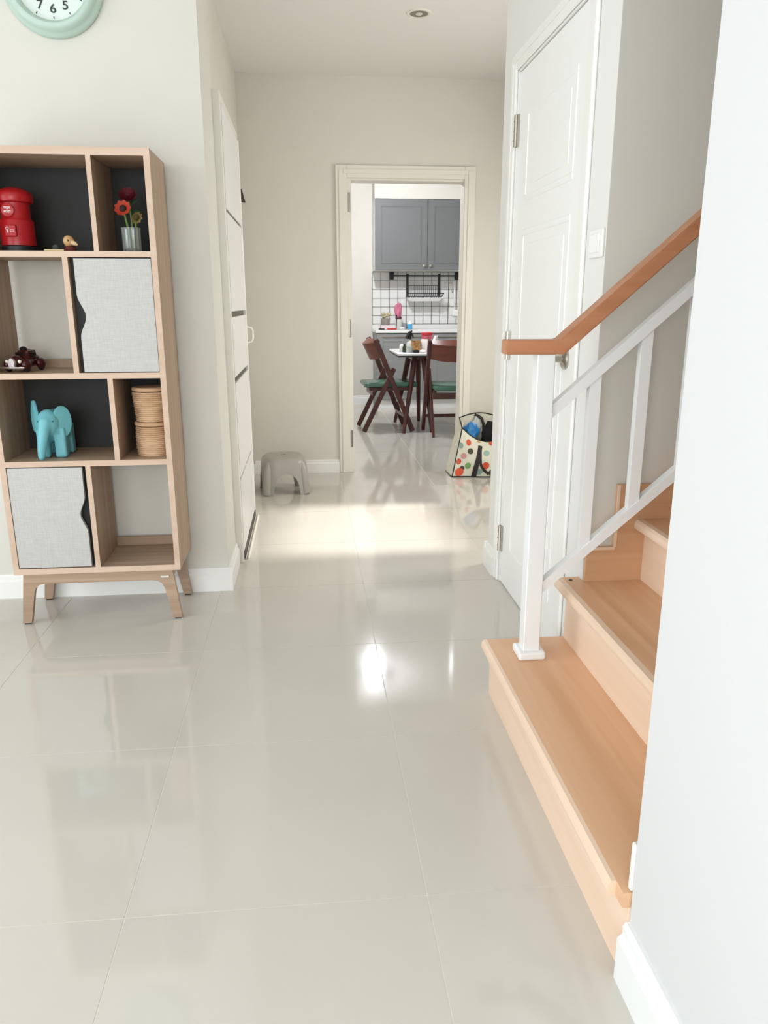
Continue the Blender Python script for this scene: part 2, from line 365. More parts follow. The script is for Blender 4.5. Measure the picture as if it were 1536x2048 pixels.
rotX = Matrix.Rotation(-PI/2, 4, 'Y')
MB().lathe([(0.034, 0), (0.034, 0.006), (0.026, 0.012), (0.013, 0.016), (0.011, 0.034), (0.019, 0.040), (0.0275, 0.052), (0.0285, 0.062), (0.023, 0.071), (0, 0.074)], (xf, 2.372, 0.995), 28, rotX).build('knob', m_chrome, d2, True)

# light switch
sw = thing('light_switch', 'white wall switch beside the white panel door', 'switch', (DW, 2.142, 1.283))
MB().box(DW-0.009, DW, 2.092, 2.192, 1.283, 1.358, 0.004, 2).build('plate', m_trim, sw)
for z in (1.3015, 1.3385): pass
MB().box(DW-0.013, DW-0.008, 2.108, 2.176, 1.296, 1.345, 0.002).build('rocker', m_door, sw)

# ------------------------------------------------------------------ sliding door on the left of the hall
m_slide = mat('pale_brushed_panel', '#e9e8e6', 0.32, spec=0.5, noise=0.02, nscale=14)
m_bar = mat('grey_divider', '#5d584f', 0.5)
d1 = bpy.data.objects.new('door_1', None); C.objects.link(d1); d1.location = (-0.33, 3.83, 0); struct(d1, 'white panelled door with grey dividers in the left hall wall')
FX = -0.318
MB().box(LW2-0.02, FX-0.002, 3.415, 3.45, 0, 1.985, 0.002).build('jamb', m_cream, d1)
MB().box(LW2-0.02, FX-0.004, 4.225, 4.245, 0, 1.985, 0.002).build('jamb', m_cream, d1)
MB().box(LW2-0.02, FX-0.004, 3.45, 4.225, 1.952, 1.985, 0.002).build('head', m_cream, d1)
zs = [0.045, 0.389, 0.835, 1.118, 1.54, 1.943]
bars = {0.389: 0.006, 0.835: 0.013, 1.118: 0.012, 1.54: 0.006}
MB().box(FX-0.034, FX-0.012, 3.452, 4.222, 0.04, 1.946).build('door_leaf', m_bar, d1)
for k in range(5):
    a = zs[k]+(bars.get(zs[k], 0.0)); b_ = zs[k+1]-(bars.get(zs[k+1], 0.0))
    MB().box(FX-0.012, FX, 3.455, 4.195, a, b_, 0.0015).build('panel', m_slide, d1)
MB().box(FX-0.014, FX+0.004, 4.196, 4.222, 0.042, 1.944, 0.002).build('stile', m_trim, d1)
MB().box(FX-0.014, FX-0.002, 3.4505, 3.4545, 0.042, 1.944).build('seal', m_bar, d1)
MB().tube([(FX+0.003, 4.208, 1.045), (FX+0.026, 4.208, 1.040), (FX+0.034, 4.208, 1.025), (FX+0.034, 4.208, 0.985), (FX+0.026, 4.208, 0.968), (FX+0.003, 4.208, 0.963)], 0.0045, 8).build('handle', m_trim, d1, True)
MB().box(FX-0.03, FX+0.022, 3.43, 4.23, 0.0, 0.008).box(FX+0.006, FX+0.009, 3.432, 4.228, 0.008, 0.018).box(FX+0.016, FX+0.019, 3.432, 4.228, 0.008, 0.018).build('threshold', m_cream, d1)
MB().box(FX-0.02, FX+0.003, 3.455, 4.222, 0.013, 0.040).build('gap_seal', m_bar, d1)

# ------------------------------------------------------------------ stairs
st = thing('staircase', 'orange-brown wooden stairs rising to the right behind the white wall', 'staircase', (RW, 1.6, 0))
risers = [0.530] + [0.757+0.218*k for k in range(8)]
tops = [0.176+0.188*k for k in range(9)]
SY0, SY1 = 1.056, 2.084
for k in range(9):
    x = risers[k]; z1 = tops[k]; z0 = tops[k-1] if k else 0.0
    xn = risers[k+1] if k < 8 else x+0.22
    yF = 2.100 if k < 2 else SY1
    nose = x-(0.027 if k == 0 else 0.034)
    yR = 2.092 if k < 2 else SY1
    MB().box(x, x+0.015, SY0, yR, z0, z1-0.03).build('riser', m_stair_lit, st)
    if k < 2:
        MB().box(x+0.015, min(xn+0.01, DW-0.002), 2.074, yR, (0 if k == 0 else z0), z1-0.03).build('end_panel', m_white_wall if k == 1 else m_stair_lit, st)
    y0 = 1.088 if k == 0 else SY0
    if k == 1:   # this tread's far end wraps round the wall corner
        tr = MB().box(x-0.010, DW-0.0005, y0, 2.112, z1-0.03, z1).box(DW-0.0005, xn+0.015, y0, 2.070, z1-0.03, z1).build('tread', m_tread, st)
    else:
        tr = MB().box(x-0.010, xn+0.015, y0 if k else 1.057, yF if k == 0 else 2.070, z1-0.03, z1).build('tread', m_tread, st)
    P = [(x-0.010, z1-0.03), (nose+0.006, z1-0.03), (nose+0.001, z1-0.026), (nose, z1-0.018), (nose+0.002, z1-0.007), (nose+0.008, z1-0.0005), (x-0.010, z1)]
    MB().prism(P, y0, yF if k == 0 else (2.112 if k == 1 else 2.070), 'Y').build('nosing', m_stair_lit, tr)
# carcass under the visible steps
MB().box(RW+0.012, DW-0.002, SY0, 2.070, 0.0, tops[0]-0.031).build('carcass', m_stair_lit, st)
# stepped skirting on the far wall
sk = []
pts = [(DW+0.003, tops[1]), (DW+0.003, tops[1]+0.105), (risers[2]-0.092, tops[1]+0.105), (risers[2]-0.092, tops[2]+0.105)]
for k in range(3, 8): pts += [(risers[k]-0.092, tops[k-1]+0.105), (risers[k]-0.092, tops[k]+0.105)]
pts += [(risers[8], tops[7]+0.105), (risers[8], tops[7]-0.1)]
for k in range(7, 1, -1): pts += [(risers[k], tops[k]-0.02), (risers[k], tops[k-1]-0.02)]
pts[-1] = (risers[2], tops[1])
MB().prism(pts, 2.071, 2.084, 'Y').build('skirting', m_skirt, st)
MB().box(DW+0.003, risers[2]-0.09, 2.066, 2.071, tops[1]+0.098, tops[1]+0.106).box(risers[2]-0.0925, risers[2]-0.085, 2.066, 2.071, tops[1]+0.106, tops[2]+0.105).build('skirting_bead', m_stair_lit, st)
# skirting end on the near wall
MB().box(RW-0.004, RW+0.20, 1.0555, 1.068, tops[0]+0.003, tops[0]+0.098, 0.003).build('skirting_near', m_cream, st)
MB().tube([(0.765, 2.085, tops[1]), (0.765, 2.085, tops[1]+0.002)], 0.006, 8).build('screw_cap', m_dark_metal, st)

# railing
rl = thing('stair_railing', 'white metal railing with orange-brown wooden handrail beside the stairs', 'railing', (0.617, 1.985, tops[0]))
SL = 0.88
NX, NY = 0.617, 1.985
nw = MB().box(NX-0.0235, NX+0.0235, NY-0.0235, NY+0.0235, tops[0]+0.012, 1.036, 0.002).build('newel_post', m_steel_white, rl)
MB().box(NX-0.039, NX+0.039, NY-0.039, NY+0.039, tops[0], tops[0]+0.024, 0.006, 2).build('base_plate', m_steel_white, nw)
# handrail: level start, then mitred slope
hb = bmesh.new(); HW, HH = 0.03, 0.037
def rail_ring(x, zc, tilt):
    c_, s_ = math.cos(tilt), math.sin(tilt); out = []
    for yy, zz in ((-HW, -HH/2), (HW, -HH/2), (HW, HH/2), (-HW, HH/2)):
        out.append(hb.verts.new((x-zz*s_/max(c_, 1e-6)*0, NY+yy, zc+zz)))
    return out
ang = math.atan(SL); vh = HH/math.cos(ang)
sect = []
xb = 0.655
m_half = math.tan(ang/2)
for x, zc, h, shear in ((0.508, 1.054, HH, 0.0), (xb, 1.054, HH, -m_half), (3.0, 1.054+SL*(3.0-xb), vh, 0.0)):
    ring = []
    for yy, zz in ((-HW, -h/2), (HW, -h/2), (HW, h/2), (-HW, h/2)):
        ring.append(hb.verts.new((x+zz*shear, NY+yy, zc+zz)))
    sect.append(ring)
for a, b_ in zip(sect, sect[1:]):
    for k in range(4): hb.faces.new((a[k], a[(k+1) % 4], b_[(k+1) % 4], b_[k]))
hb.faces.new(sect[0][::-1]); hb.faces.new(sect[-1])
bmesh.ops.recalc_face_normals(hb, faces=hb.faces)
bmesh.ops.bevel(hb, geom=[e for e in hb.edges], offset=0.003, segments=2, affect='EDGES')
MB().add(hb).build('handrail', m_rail, rl)
def slope_bar(name, z_at_newel, w, h):
    x0, x1 = NX+0.0235, 3.0
    P = [(x0, z_at_newel-h/2), (x1, z_at_newel+SL*(x1-x0)-h/2), (x1, z_at_newel+SL*(x1-x0)+h/2), (x0, z_at_newel+h/2)]
    return MB().prism(P, NY-w/2, NY+w/2, 'Y').build(name, m_steel_white, rl)
ZTOP, ZBOT = 0.884, 0.388
slope_bar('top_rail', ZTOP, 0.03, 0.036); slope_bar('bottom_rail', ZBOT, 0.03, 0.034)
for k in range(12):
    xc = NX+0.140+0.132*k; zt = ZTOP+SL*(xc-NX-0.0235); zb = ZBOT+SL*(xc-NX-0.0235); w = 0.015; dz = SL*w; e = 0.016
    P = [(xc-w, zb-dz+e), (xc+w, zb+dz+e), (xc+w, zt+dz-e), (xc-w, zt-dz-e)]
    MB().prism(P, NY-0.012, NY+0.012, 'Y').build('baluster', m_steel_white, rl)

# ------------------------------------------------------------------ shelf unit
SF, SB = 2.775, 3.05; SX0, SX1 = -1.097, -0.496; SZ0, SZ1 = 0.198, 1.653; T = 0.02
sh = thing('shelf_unit', 'light oak open shelf unit with linen doors on splayed legs', 'shelf', ((SX0+SX1)/2, 2.91, 0))
def board(name, mm, *a):
    o = MB().box(*a, bev=0.0012).build(name, mm, sh); return o
def edge(o, x0, x1, z0, z1): MB().box(x0, x1, SF-0.0012, SF+0.0005, z0, z1).build('edge_band', m_edge, o)
o = board('side_panel', m_shelf, SX0, SX0+T, SF, SB, SZ0, SZ1); edge(o, SX0, SX0+T, SZ0, SZ1)
o = board('side_panel', m_shelf, SX1-T, SX1, SF, SB, SZ0, SZ1); edge(o, SX1-T, SX1, SZ0, SZ1)
xi0, xi1 = SX0+T, SX1-T
o = board('top_board', m_shelf_h, xi0, xi1, SF, SB, SZ1-T-0.004, SZ1); edge(o, xi0, xi1, SZ1-T-0.004, SZ1)
LV = [(1.314, 1.333), (0.911, 0.931), (0.602, 0.622), (0.198, 0.220)]
for z0, z1 in LV:
    o = board('shelf_board' if z0 > 0.2 else 'bottom_board', m_shelf_h, xi0, xi1, SF, SB, z0, z1); edge(o, xi0, xi1, z0, z1)
DV = [(-0.700, -0.684, 1.333, SZ1-T-0.004), (-0.807, -0.789, 0.931, 1.314), (-0.697, -0.679, 0.622, 0.911), (-0.803, -0.785, 0.220, 0.602)]
for x0, x1, z0, z1 in DV:
    o = board('divider', m_shelf, x0, x1, SF, SB-0.006, z0, z1); edge(o, x0, x1, z0, z1)
for x0, x1, z0, z1 in ((xi0, xi1, 1.333, SZ1-T-0.004), (xi0, xi1, 0.622, 0.911), (-0.789, xi1, 0.931, 1.314), (xi0, -0.803, 0.220, 0.602)):
    MB().box(x0+0.0005, x1-0.0005, SB-0.005, SB-0.001, z0+0.0005, z1-0.0005).build('back_panel', m_blackpanel, sh)
MB().box(xi0, -0.8075, SB-0.016, SB-0.001, 0.9312, 0.962).build('back_rail', m_shelf_h, sh)
MB().box(-0.7845, xi1, SB-0.016, SB-0.001, 0.2205, 0.255).build('back_rail', m_shelf_h, sh)
def notch_pts(xe, sgn, zc, half, depth, z0, z1, n=14):
    out = []
    for i in range(n+1):
        t = -1+2*i/n; d = depth*(0.5+0.5*math.cos(PI*t))
        out.append((xe+sgn*d, zc+half*t))
    return out
# upper door: notch in its left edge
P = [(-0.518, 0.934)] + [(-0.518, 1.310), (-0.771, 1.310)] + notch_pts(-0.771, 1, 1.122, 0.072, 0.023, 0, 0)[::-1] + [(-0.771, 0.934)]
dr = MB().prism(P, SF+0.001, SF+0.017, 'Y').build('cabinet_door', m_linen, sh)
P = [(-1.075, 0.224), (-0.817, 0.224)] + notch_pts(-0.817, -1, 0.421, 0.070, 0.021, 0, 0) + [(-0.817, 0.598), (-1.075, 0.598)]
MB().prism(P, SF+0.001, SF+0.017, 'Y').build('cabinet_door', m_linen, sh)
# black strips that paint in the shade behind the door edges
MB().box(-0.7885, -0.735, SF+0.03, SF+0.034, 0.9315, 1.3135).build('gap_shade_strip', m_blackpanel, sh)
MB().box(-0.853, -0.8035, SF+0.03, SF+0.034, 0.2205, 0.6015).build('gap_shade_strip', m_blackpanel, sh)
# leg frames
def arc(cx, cz, r, a0, a1, n=7): return [(cx+r*math.cos(a0+(a1-a0)*i/n), cz+r*math.sin(a0+(a1-a0)*i/n)) for i in range(n+1)]
for y0, y1 in ((SF+0.002, SF+0.024), (SB-0.026, SB-0.004)):
    P = [(-1.066, 0.1985), (-1.090, 0.0055), (-1.058, 0.0055), (-1.034, 0.128)] + [(-1.026, 0.146), (-1.012, 0.156), (-0.99, 0.160)] + [(-0.605, 0.160), (-0.583, 0.156), (-0.569, 0.146), (-0.560, 0.128)] + [(-0.535, 0.0055), (-0.503, 0.0055), (-0.527, 0.1985)]
    q = bmesh.new()
    A = [q.verts.new((x, y0, z)) for x, z in P]; B = [q.verts.new((x, y1, z)) for x, z in P]; n = len(P)
    q.faces.new(A); q.faces.new(B[::-1])
    for i in range(n): q.faces.new((A[i], A[(i+1) % n], B[(i+1) % n], B[i]))
    MB().add(q).build('leg_frame', m_shelf_h, sh)
    for xx in (-1.074, -0.519): MB().box(xx-0.011, xx+0.011, y0+0.003, y1-0.003, 0, 0.0055).build('foot_pad', m_black, sh)
for xx in (-1.062, -0.553):
    MB().box(xx, xx+0.022, SF+0.024, SB-0.026, 0.160, 0.1985).build('side_rail', m_shelf_h, sh)
MB().box(-0.572, -0.540, SF-0.001, SF+0.002, 0.169, 0.178, 0.0008).build('badge', m_chrome, sh)

# ---- things on the shelf
m_red = mat('red_gloss', '#a3121a', 0.3, spec=0.5); m_whiteprint = mat('white_print', '#e9d9d6', 0.5)
pb = thing('toy_post_box', 'round red toy post box with white POST lettering on the top shelf', 'post box', (-0.975, 2.885, 1.333))
PBX, PBY, Z0 = -0.975, 2.885, 1.333
MB().lathe([(0.056, 0), (0.056, 0.018), (0.052, 0.022)], (PBX, PBY, Z0), 32).build('base', m_black, pb, True)
MB().lathe([(0.055, 0.022), (0.055, 0.100), (0.050, 0.106), (0.047, 0.110), (0.047, 0.158)], (PBX, PBY, Z0), 36).build('body', m_red, pb, True)
MB().lathe([(0.049, 0.158), (0.058, 0.161), (0.060, 0.168), (0.060, 0.182), (0.057, 0.190), (0.045, 0.200), (0.024, 0.207), (0, 0.209)], (PBX, PBY, Z0), 36).build('cap', m_red, pb, True)
fy = PBY-0.0475
rotF = Matrix.Rotation(PI/2, 4, 'X')
plq = MB().lathe([(0.021, -0.006), (0.021, 0.004), (0.019, 0.005)], (PBX-0.008, fy, Z0+0.133), 28, rotF).build('badge', m_red, pb, True)
MB().box(PBX-0.019, PBX+0.003, fy-0.0066, fy-0.0048, Z0+0.1405, Z0+0.1425).box(PBX-0.0185, PBX+0.003, fy-0.0066, fy-0.0048, Z0+0.1368, Z0+0.1388).box(PBX-0.0092, PBX-0.0068, fy-0.0066, fy-0.0048, Z0+0.133, Z0+0.1368).build('postal_mark', m_whiteprint, plq)
def put_text(txt, size, loc, mm, parent, name, bold=0.0006, rx=PI/2):
    me = text_mesh(txt, size, 0.0005, bold); me.materials.append(mm)
    o = bpy.data.objects.new(name, me); C.objects.link(o); o.parent = parent
    off = Vector((0, 0, 0)); r_ = parent
    while r_ is not None: off += r_.location; r_ = r_.parent
    o.location = Vector(loc)-off; o.rotation_euler = (rx, 0, 0); return o
put_text('POST', 0.0095, (PBX-0.008, fy-0.0056, Z0+0.1275), m_whiteprint, plq, 'lettering', 0.0003)
plt = MB().box(PBX-0.022, PBX+0.016, PBY-0.062, PBY-0.045, Z0+0.048, Z0+0.086, 0.003).build('collection_door', m_red, pb)
kx = PBX-0.012
MB().tube([(kx+0.0045*math.cos(a), PBY-0.0628, Z0+0.0735+0.0045*math.sin(a)) for a in [i*2*PI/12 for i in range(13)]], 0.0009, 6).box(kx-0.0008, kx+0.0008, PBY-0.0634, PBY-0.062, Z0+0.060, Z0+0.0695).box(kx+0.0008, kx+0.0035, PBY-0.0634, PBY-0.062, Z0+0.0605, Z0+0.062).build('key_mark', m_whiteprint, plt)
q = MB()
for a in ((-0.003, 0.010, 0.0685, 0.0695), (-0.003, 0.010, 0.0625, 0.0635), (-0.003, -0.002, 0.0635, 0.0685), (0.009, 0.010, 0.0635, 0.0685)):
    q.box(PBX+a[0], PBX+a[1], PBY-0.0634, PBY-0.062, Z0+a[2], Z0+a[3])
q.build('slot_mark', m_whiteprint, plt)

# toy bird with a stick
tb = thing('toy_bird', 'small tan wooden toy bird with a pale beak at the shelf edge', 'toy', (-0.793, 2.835, 1.333))
m_tan = mat('tan_wood', '#c99f6f', 0.45); m_maroon = mat('maroon_paint', '#5a1f1b', 0.35)
MB().lathe([(0.018, 0), (0.021, 0.006), (0.017, 0.016), (0.010, 0.021)], (-0.793, 2.835, 1.333), 20).build('body', m_maroon, tb, True)
MB().ell((-0.795, 2.832, 1.368), (0.0185, 0.018, 0.0185)).build('head', m_tan, tb, True)
MB().lathe([(0.008, 0), (0.007, 0.010), (0.003, 0.020), (0, 0.022)], (-0.783, 2.824, 1.364), 12, Matrix.Rotation(math.radians(115), 4, 'Y')).build('beak', mat('pale_beak', '#e2c79c', 0.5), tb, True)
for dx in (-0.004, ): MB().ell((-0.792, 2.8145, 1.369), (0.0028, 0.0016, 0.0034), None, 10, 6).build('eye', m_black, tb, True)
tag(MB().tube([(-0.868, 2.800, 1.337), (-0.806, 2.806, 1.3365)], 0.003, 8).build('craft_stick', mat('pale_stick', '#d9c896', 0.6)), 'thin pale stick lying beside the toy bird', 'stick')
tag(MB().lathe([(0.008, 0), (0.013, 0.008), (0.013, 0.018), (0.008, 0.025), (0, 0.027)], (-0.846, 2.86, 1.333), 16).build('pebble_ornament', mat('dark_stone', '#3a3d38', 0.6), None, True), 'small dark rounded ornament behind the pale stick', 'ornament')

# vase of flowers
VX, VY = -0.590, 2.85
m_glass = mat('clear_glass', '#f4faf6', 0.04, trans=0.86, ior=1.45)
m_glass.node_tree.nodes['Principled BSDF'].inputs['Specular IOR Level'].default_value = 0.6
vs = thing('glass_vase', 'ribbed clear glass vase holding flowers on the top shelf', 'vase', (VX, VY, 1.333))
vb = MB(); nseg = 72
rip = lambda a, z: 1+0.06*math.cos(12*a)
vb.lathe([(0.027, 0), (0.030, 0.010), (0.030, 0.072), (0.032, 0.080), (0.0295, 0.080), (0.0275, 0.072), (0.0275, 0.012), (0, 0.010)], (VX, VY, 1.3332), nseg, mod=rip).build('body', m_glass, vs, True)
m_stem = mat('green_stem', '#5f7a35', 0.5); m_leaf = mat('green_leaf', '#3f6a44', 0.5)
def flower(name, label, top, stem_from, petals, r, m_pet, m_ctr, cr, tilt, layers=1):
    f = thing(name, label, 'flower', (stem_from[0], stem_from[1], stem_from[2]))
    mid = (Vector(top)+Vector(stem_from))/2+Vector((0.004, 0, 0))
    d = Vector(tilt).normalized(); tp = Vector(top)
    MB().tube([stem_from, mid, tp-d*0.004], 0.0034, 8).build('stem', m_stem, f, True)
    rot = d.to_track_quat('Z', 'Y')
    for L in range(layers):
        for k in range(petals):
            a = 2*PI*k/petals + L*PI/petals
            q = bmesh.new(); n = 6; rows = []
            rr = r*(1-0.28*L)
            for i in range(n+1):
                t = i/n; w = rr*0.42*math.sin(PI*min(1, 0.12+t*0.86))**0.7; z = 0.25*rr*t*t+(0.3*rr*L)
                rows.append([q.verts.new((rr*t*0.98+0.001, s_*w, z+abs(s_)*0.05*rr)) for s_ in (-1, 0, 1)])
            for i in range(n):
                for j in range(2): q.faces.new((rows[i][j], rows[i][j+1], rows[i+1][j+1], rows[i+1][j]))
            bmesh.ops.solidify(q, geom=list(q.faces), thickness=0.0012)
            MB().add(q, Matrix.Translation(tp) @ rot.to_matrix().to_4x4() @ Matrix.Rotation(a, 4, 'Z')).build('petal', m_pet, f, True)
    MB().ell(tp+d*0.003, (cr, cr, cr*0.55), rot, 14, 8).build('flower_centre', m_ctr, f, True)
    return f
flower('orange_red_flower', 'orange-red flower with a dark centre in the glass vase', (-0.602, 2.812, 1.470), (VX-0.004, VY-0.004, 1.347), 9, 0.028, mat('orange_red_petal', '#d2492f', 0.55), mat('dark_centre', '#2a0d0c', 0.8), 0.012, (-0.1, -0.85, 0.35))
flower('dark_red_flower', 'dark crimson flower at the top of the glass vase bunch', (-0.590, 2.845, 1.515), (VX+0.003, VY+0.006, 1.347), 9, 0.030, mat('crimson_petal', '#6b1626', 0.6), mat('crimson_centre', '#3a0c14', 0.7), 0.011, (0.05, -0.75, 0.5), 3)
flower('cream_flower', 'drooping cream flower at the right of the glass vase bunch', (-0.566, 2.832, 1.446), (VX+0.006, VY, 1.347), 9, 0.021, mat('cream_petal', '#b9a16a', 0.6), mat('olive_centre', '#4b4420', 0.7), 0.011, (0.55, -0.5, -0.35))
lf = thing('leaf_sprig', 'green leafy sprig in the glass vase', 'leaves', (VX, VY, 1.346))
MB().tube([(VX, VY+0.004, 1.346), (VX+0.002, VY+0.008, 1.43), (VX-0.002, VY+0.012, 1.50)], 0.0018, 6).build('stem', m_stem, lf, True)
for (p, a, b_, L) in (((VX, VY+0.01, 1.47), 150, 35, 0.045), ((VX, VY+0.01, 1.46), 10, 20, 0.04), ((VX, VY+0.01, 1.49), 30, 40, 0.035), ((VX, VY+0.008, 1.44), -20, 15, 0.03)):
    q = bmesh.new(); rows = []
    for i in range(6):
        t = i/5; w = 0.008*math.sin(PI*(0.08+0.9*t)); rows.append([q.verts.new((L*t, s_*w, 0.006*math.sin(PI*t)-abs(s_)*0.002)) for s_ in (-1, 0, 1)])
    for i in range(5):
        for j in range(2): q.faces.new((rows[i][j], rows[i][j+1], rows[i+1][j+1], rows[i+1][j]))
    bmesh.ops.solidify(q, geom=list(q.faces), thickness=0.0008)
    MB().add(q, Matrix.Translation(p) @ Matrix.Rotation(math.radians(a), 4, 'Y').inverted() @ Matrix.Rotation(math.radians(70), 4, 'X')).build('leaf', m_leaf, lf, True)

# toy car (faces the viewer, turned slightly)
m_car = mat('dark_red_lacquer', '#3d0f10', 0.22, spec=0.6); m_dkglass = mat('dark_window', '#120708', 0.15)
CZ = 0.931
car = thing('toy_car', 'dark red vintage toy car on the second shelf', 'toy car', (-1.005, 2.885, CZ))
car.rotation_euler = (0, 0, math.radians(-14))
q = MB()
q.ell((0, 0.0, 0.030), (0.030, 0.072, 0.018)); q.ell((0, -0.040, 0.036), (0.018, 0.036, 0.022)); q.ell((0, 0.018, 0.052), (0.027, 0.042, 0.026)); q.box(-0.022, 0.022, -0.005, 0.04, 0.045, 0.073)
q.ell((0, 0.055, 0.036), (0.024, 0.026, 0.022))
remeshed(q, 0.003, 4).build('body', m_car, car, True, world=False)
for s_ in (-1, 1):
    for yy in (-0.042, 0.045):
        MB().ell((s_*0.034, yy, 0.026), (0.014, 0.024, 0.019)).build('fender', m_car, car, True, world=False)
        MB().lathe([(0.006, -0.005), (0.0145, -0.005), (0.0155, -0.003), (0.0155, 0.003), (0.0145, 0.005), (0.006, 0.005)], (s_*0.034, yy, 0.0158), 20, Matrix.Rotation(PI/2, 4, 'Y')).build('wheel', m_black, car, True, world=False)
    MB().ell((s_*0.024, -0.066, 0.038), (0.0062, 0.006, 0.0062)).build('headlight', mat('lamp_cream', '#efe4d6', 0.25), car, True, world=False)
    MB().box(s_*0.0272, s_*0.0285, -0.002, 0.030, 0.052, 0.066, 0.0005).build('window', m_dkglass, car, world=False)
MB().box(-0.019, 0.019, -0.022, -0.0185, 0.056, 0.067, 0.001).build('windscreen', m_dkglass, car, world=False)
g = MB(); g.prism([(-0.011, 0.020), (0.011, 0.020), (0.013, 0.036), (0.005, 0.048), (0, 0.050), (-0.005, 0.048), (-0.013, 0.036)], -0.080, -0.070, 'Y')
g.build('grille', mat('dull_chrome', '#b3a9a8', 0.45, metal=0.5), car, world=False)
MB().tube([(-0.044, -0.074, 0.017), (-0.03, -0.082, 0.017), (0.03, -0.082, 0.017), (0.044, -0.074, 0.017)], 0.0038, 8).build('bumper', mat('bright_chrome', '#e8e4e0', 0.15, metal=0.9), car, True, world=False)
MB().lathe([(0.012, 0), (0.014, 0.006), (0.008, 0.012), (0, 0.014)], (-0.006, 0.010, 0.072), 16).build('roof_load', m_black, car, True, world=False)

# teal elephant
m_teal = mat('turquoise_ceramic', '#6fb3bb', 0.4, spec=0.4, noise=0.03, nscale=40)
EZ = 0.622
el = thing('elephant_figure', 'turquoise elephant figurine with upright ears on the third shelf', 'figurine', (-0.935, 2.875, EZ))
el.rotation_euler = (0, 0, math.radians(3))
q = MB()
q.ell((0.008, 0.030, 0.108), (0.052, 0.070, 0.064)); q.ell((0.0, -0.035, 0.130), (0.040, 0.040, 0.048))
for (x, y) in ((-0.026, -0.020), (0.034, -0.020), (-0.026, 0.070), (0.036, 0.070)): q.box(x-0.020, x+0.020, y-0.024, y+0.024, 0.001, 0.11)
for i in range(9):
    t = i/8; q.ell((-0.004-0.020*t, -0.062-0.020*math.sin(t*2.2), 0.135-0.115*t), (0.024-0.010*t, 0.022-0.008*t, 0.022))
remeshed(q, 0.005, 5).build('body', m_teal, el, True, world=False)
def ear(cx, cyy, cz, rx, rz, rotz, pointed):
    P = []
    for i in range(26):
        a = 2*PI*i/26; k = 1+(0.35*max(0, math.sin(a))**6 if pointed else 0)
        P.append((rx*math.cos(a), rz*math.sin(a)*k))
    b = bmesh.new(); q2 = MB(); q2.prism(P, -0.006, 0.006, 'Y', 0.0025)
    m_ = Matrix.Translation((cx, cyy, cz)) @ Matrix.Rotation(rotz, 4, 'Z')
    MB().add(q2.bm, m_).build('ear', m_teal, el, True, world=False)
ear(0.046, -0.030, 0.132, 0.034, 0.056, math.radians(38), False)
ear(-0.046, -0.026, 0.142, 0.030, 0.050, math.radians(-58), True)
for s_ in (-1, 1): MB().ell((s_*0.026-0.002, -0.068, 0.138), (0.003, 0.003, 0.003), None, 8, 6).build('eye', mat('deep_teal', '#2c6f7c', 0.4), el, True, world=False)

# baskets
m_wick = wood('wicker', '#b28a66', '#d6b391', 'X', 0.7, 1.5)
def basket(z0, label, upper):
    BX, BY = -0.574, 2.885
    bk = thing('wicker_basket', label, 'basket', (BX, BY, z0), 'round wicker baskets on the third shelf')
    h = 0.114; n = 15
    for k in range(n):
        t = k/(n-1); r_ = (0.056+0.008*t) if upper else (0.060+0.003*math.sin(PI*t)); zz = z0+0.0035+(h-0.006)*t*0.93
        pr = [(r_+0.0038*math.cos(a), 0.0038*math.sin(a)) for a in [i*2*PI/7 for i in range(7)]]
        b = bmesh.new(); seg = 28; rings = []
        for s_ in range(seg):
            a = 2*PI*s_/seg; wob = 0.0012*math.cos(14*a+PI*k)
            rings.append([b.verts.new(((p[0]+wob)*math.cos(a), (p[0]+wob)*math.sin(a), p[1])) for p in pr])
        for s_ in range(seg):
            for i in range(7): b.faces.new((rings[s_][i], rings[(s_+1) % seg][i], rings[(s_+1) % seg][(i+1) % 7], rings[s_][(i+1) % 7]))
        MB().add(b, Matrix.Translation((BX, BY, zz))).build('woven_coil', m_wick, bk, True)
    rt = 0.0665
    MB().lathe([(rt-0.004, 0.0), (rt, 0.003), (rt+0.001, 0.010), (rt-0.003, 0.0145), (0.03, 0.0155), (0, 0.0155)], (BX, BY, z0+h-0.0005-0.004), 36).build('lid', m_wick, bk, True)
    MB().lathe([(0.052, 0.001), (0.055, 0.004), (0.059, h-0.01), (0.0, h-0.01)], (BX, BY, z0), 24).build('core', m_wick, bk, True)
basket(EZ, 'lower wicker basket of the stacked pair on the third shelf', False)
basket(EZ+0.1255, 'upper wicker basket standing on another wicker basket', True)

# ------------------------------------------------------------------ clock
m_mint = mat('mint_plastic', '#bad0c3', 0.35, spec=0.5); m_face = mat('clock_face', '#dfe9e4', 0.5); m_num = mat('dark_green_print', '#35403d', 0.5)
CX, CZ_ = -0.826, 2.210
ck = thing('wall_clock', 'mint green round wall clock above the shelf unit', 'clock', (CX, 3.072, CZ_))
rotC = Matrix.Rotation(PI/2, 4, 'X')
MB().lathe([(0.160, 0.0), (0.167, 0.006), (0.167, 0.016), (0.162, 0.024), (0.156, 0.028), (0.154, 0.034), (0.150, 0.046), (0.141, 0.053), (0.131, 0.053), (0.123, 0.046), (0.119, 0.032), (0.116, 0.027)], (CX, 3.072, CZ_), 64, rotC).build('case', m_mint, ck, True)
MB().lathe([(0.1185, 0.0275), (0.1185, 0.0295), (0, 0.0295)], (CX, 3.072, CZ_), 48, rotC).build('dial', m_face, ck)
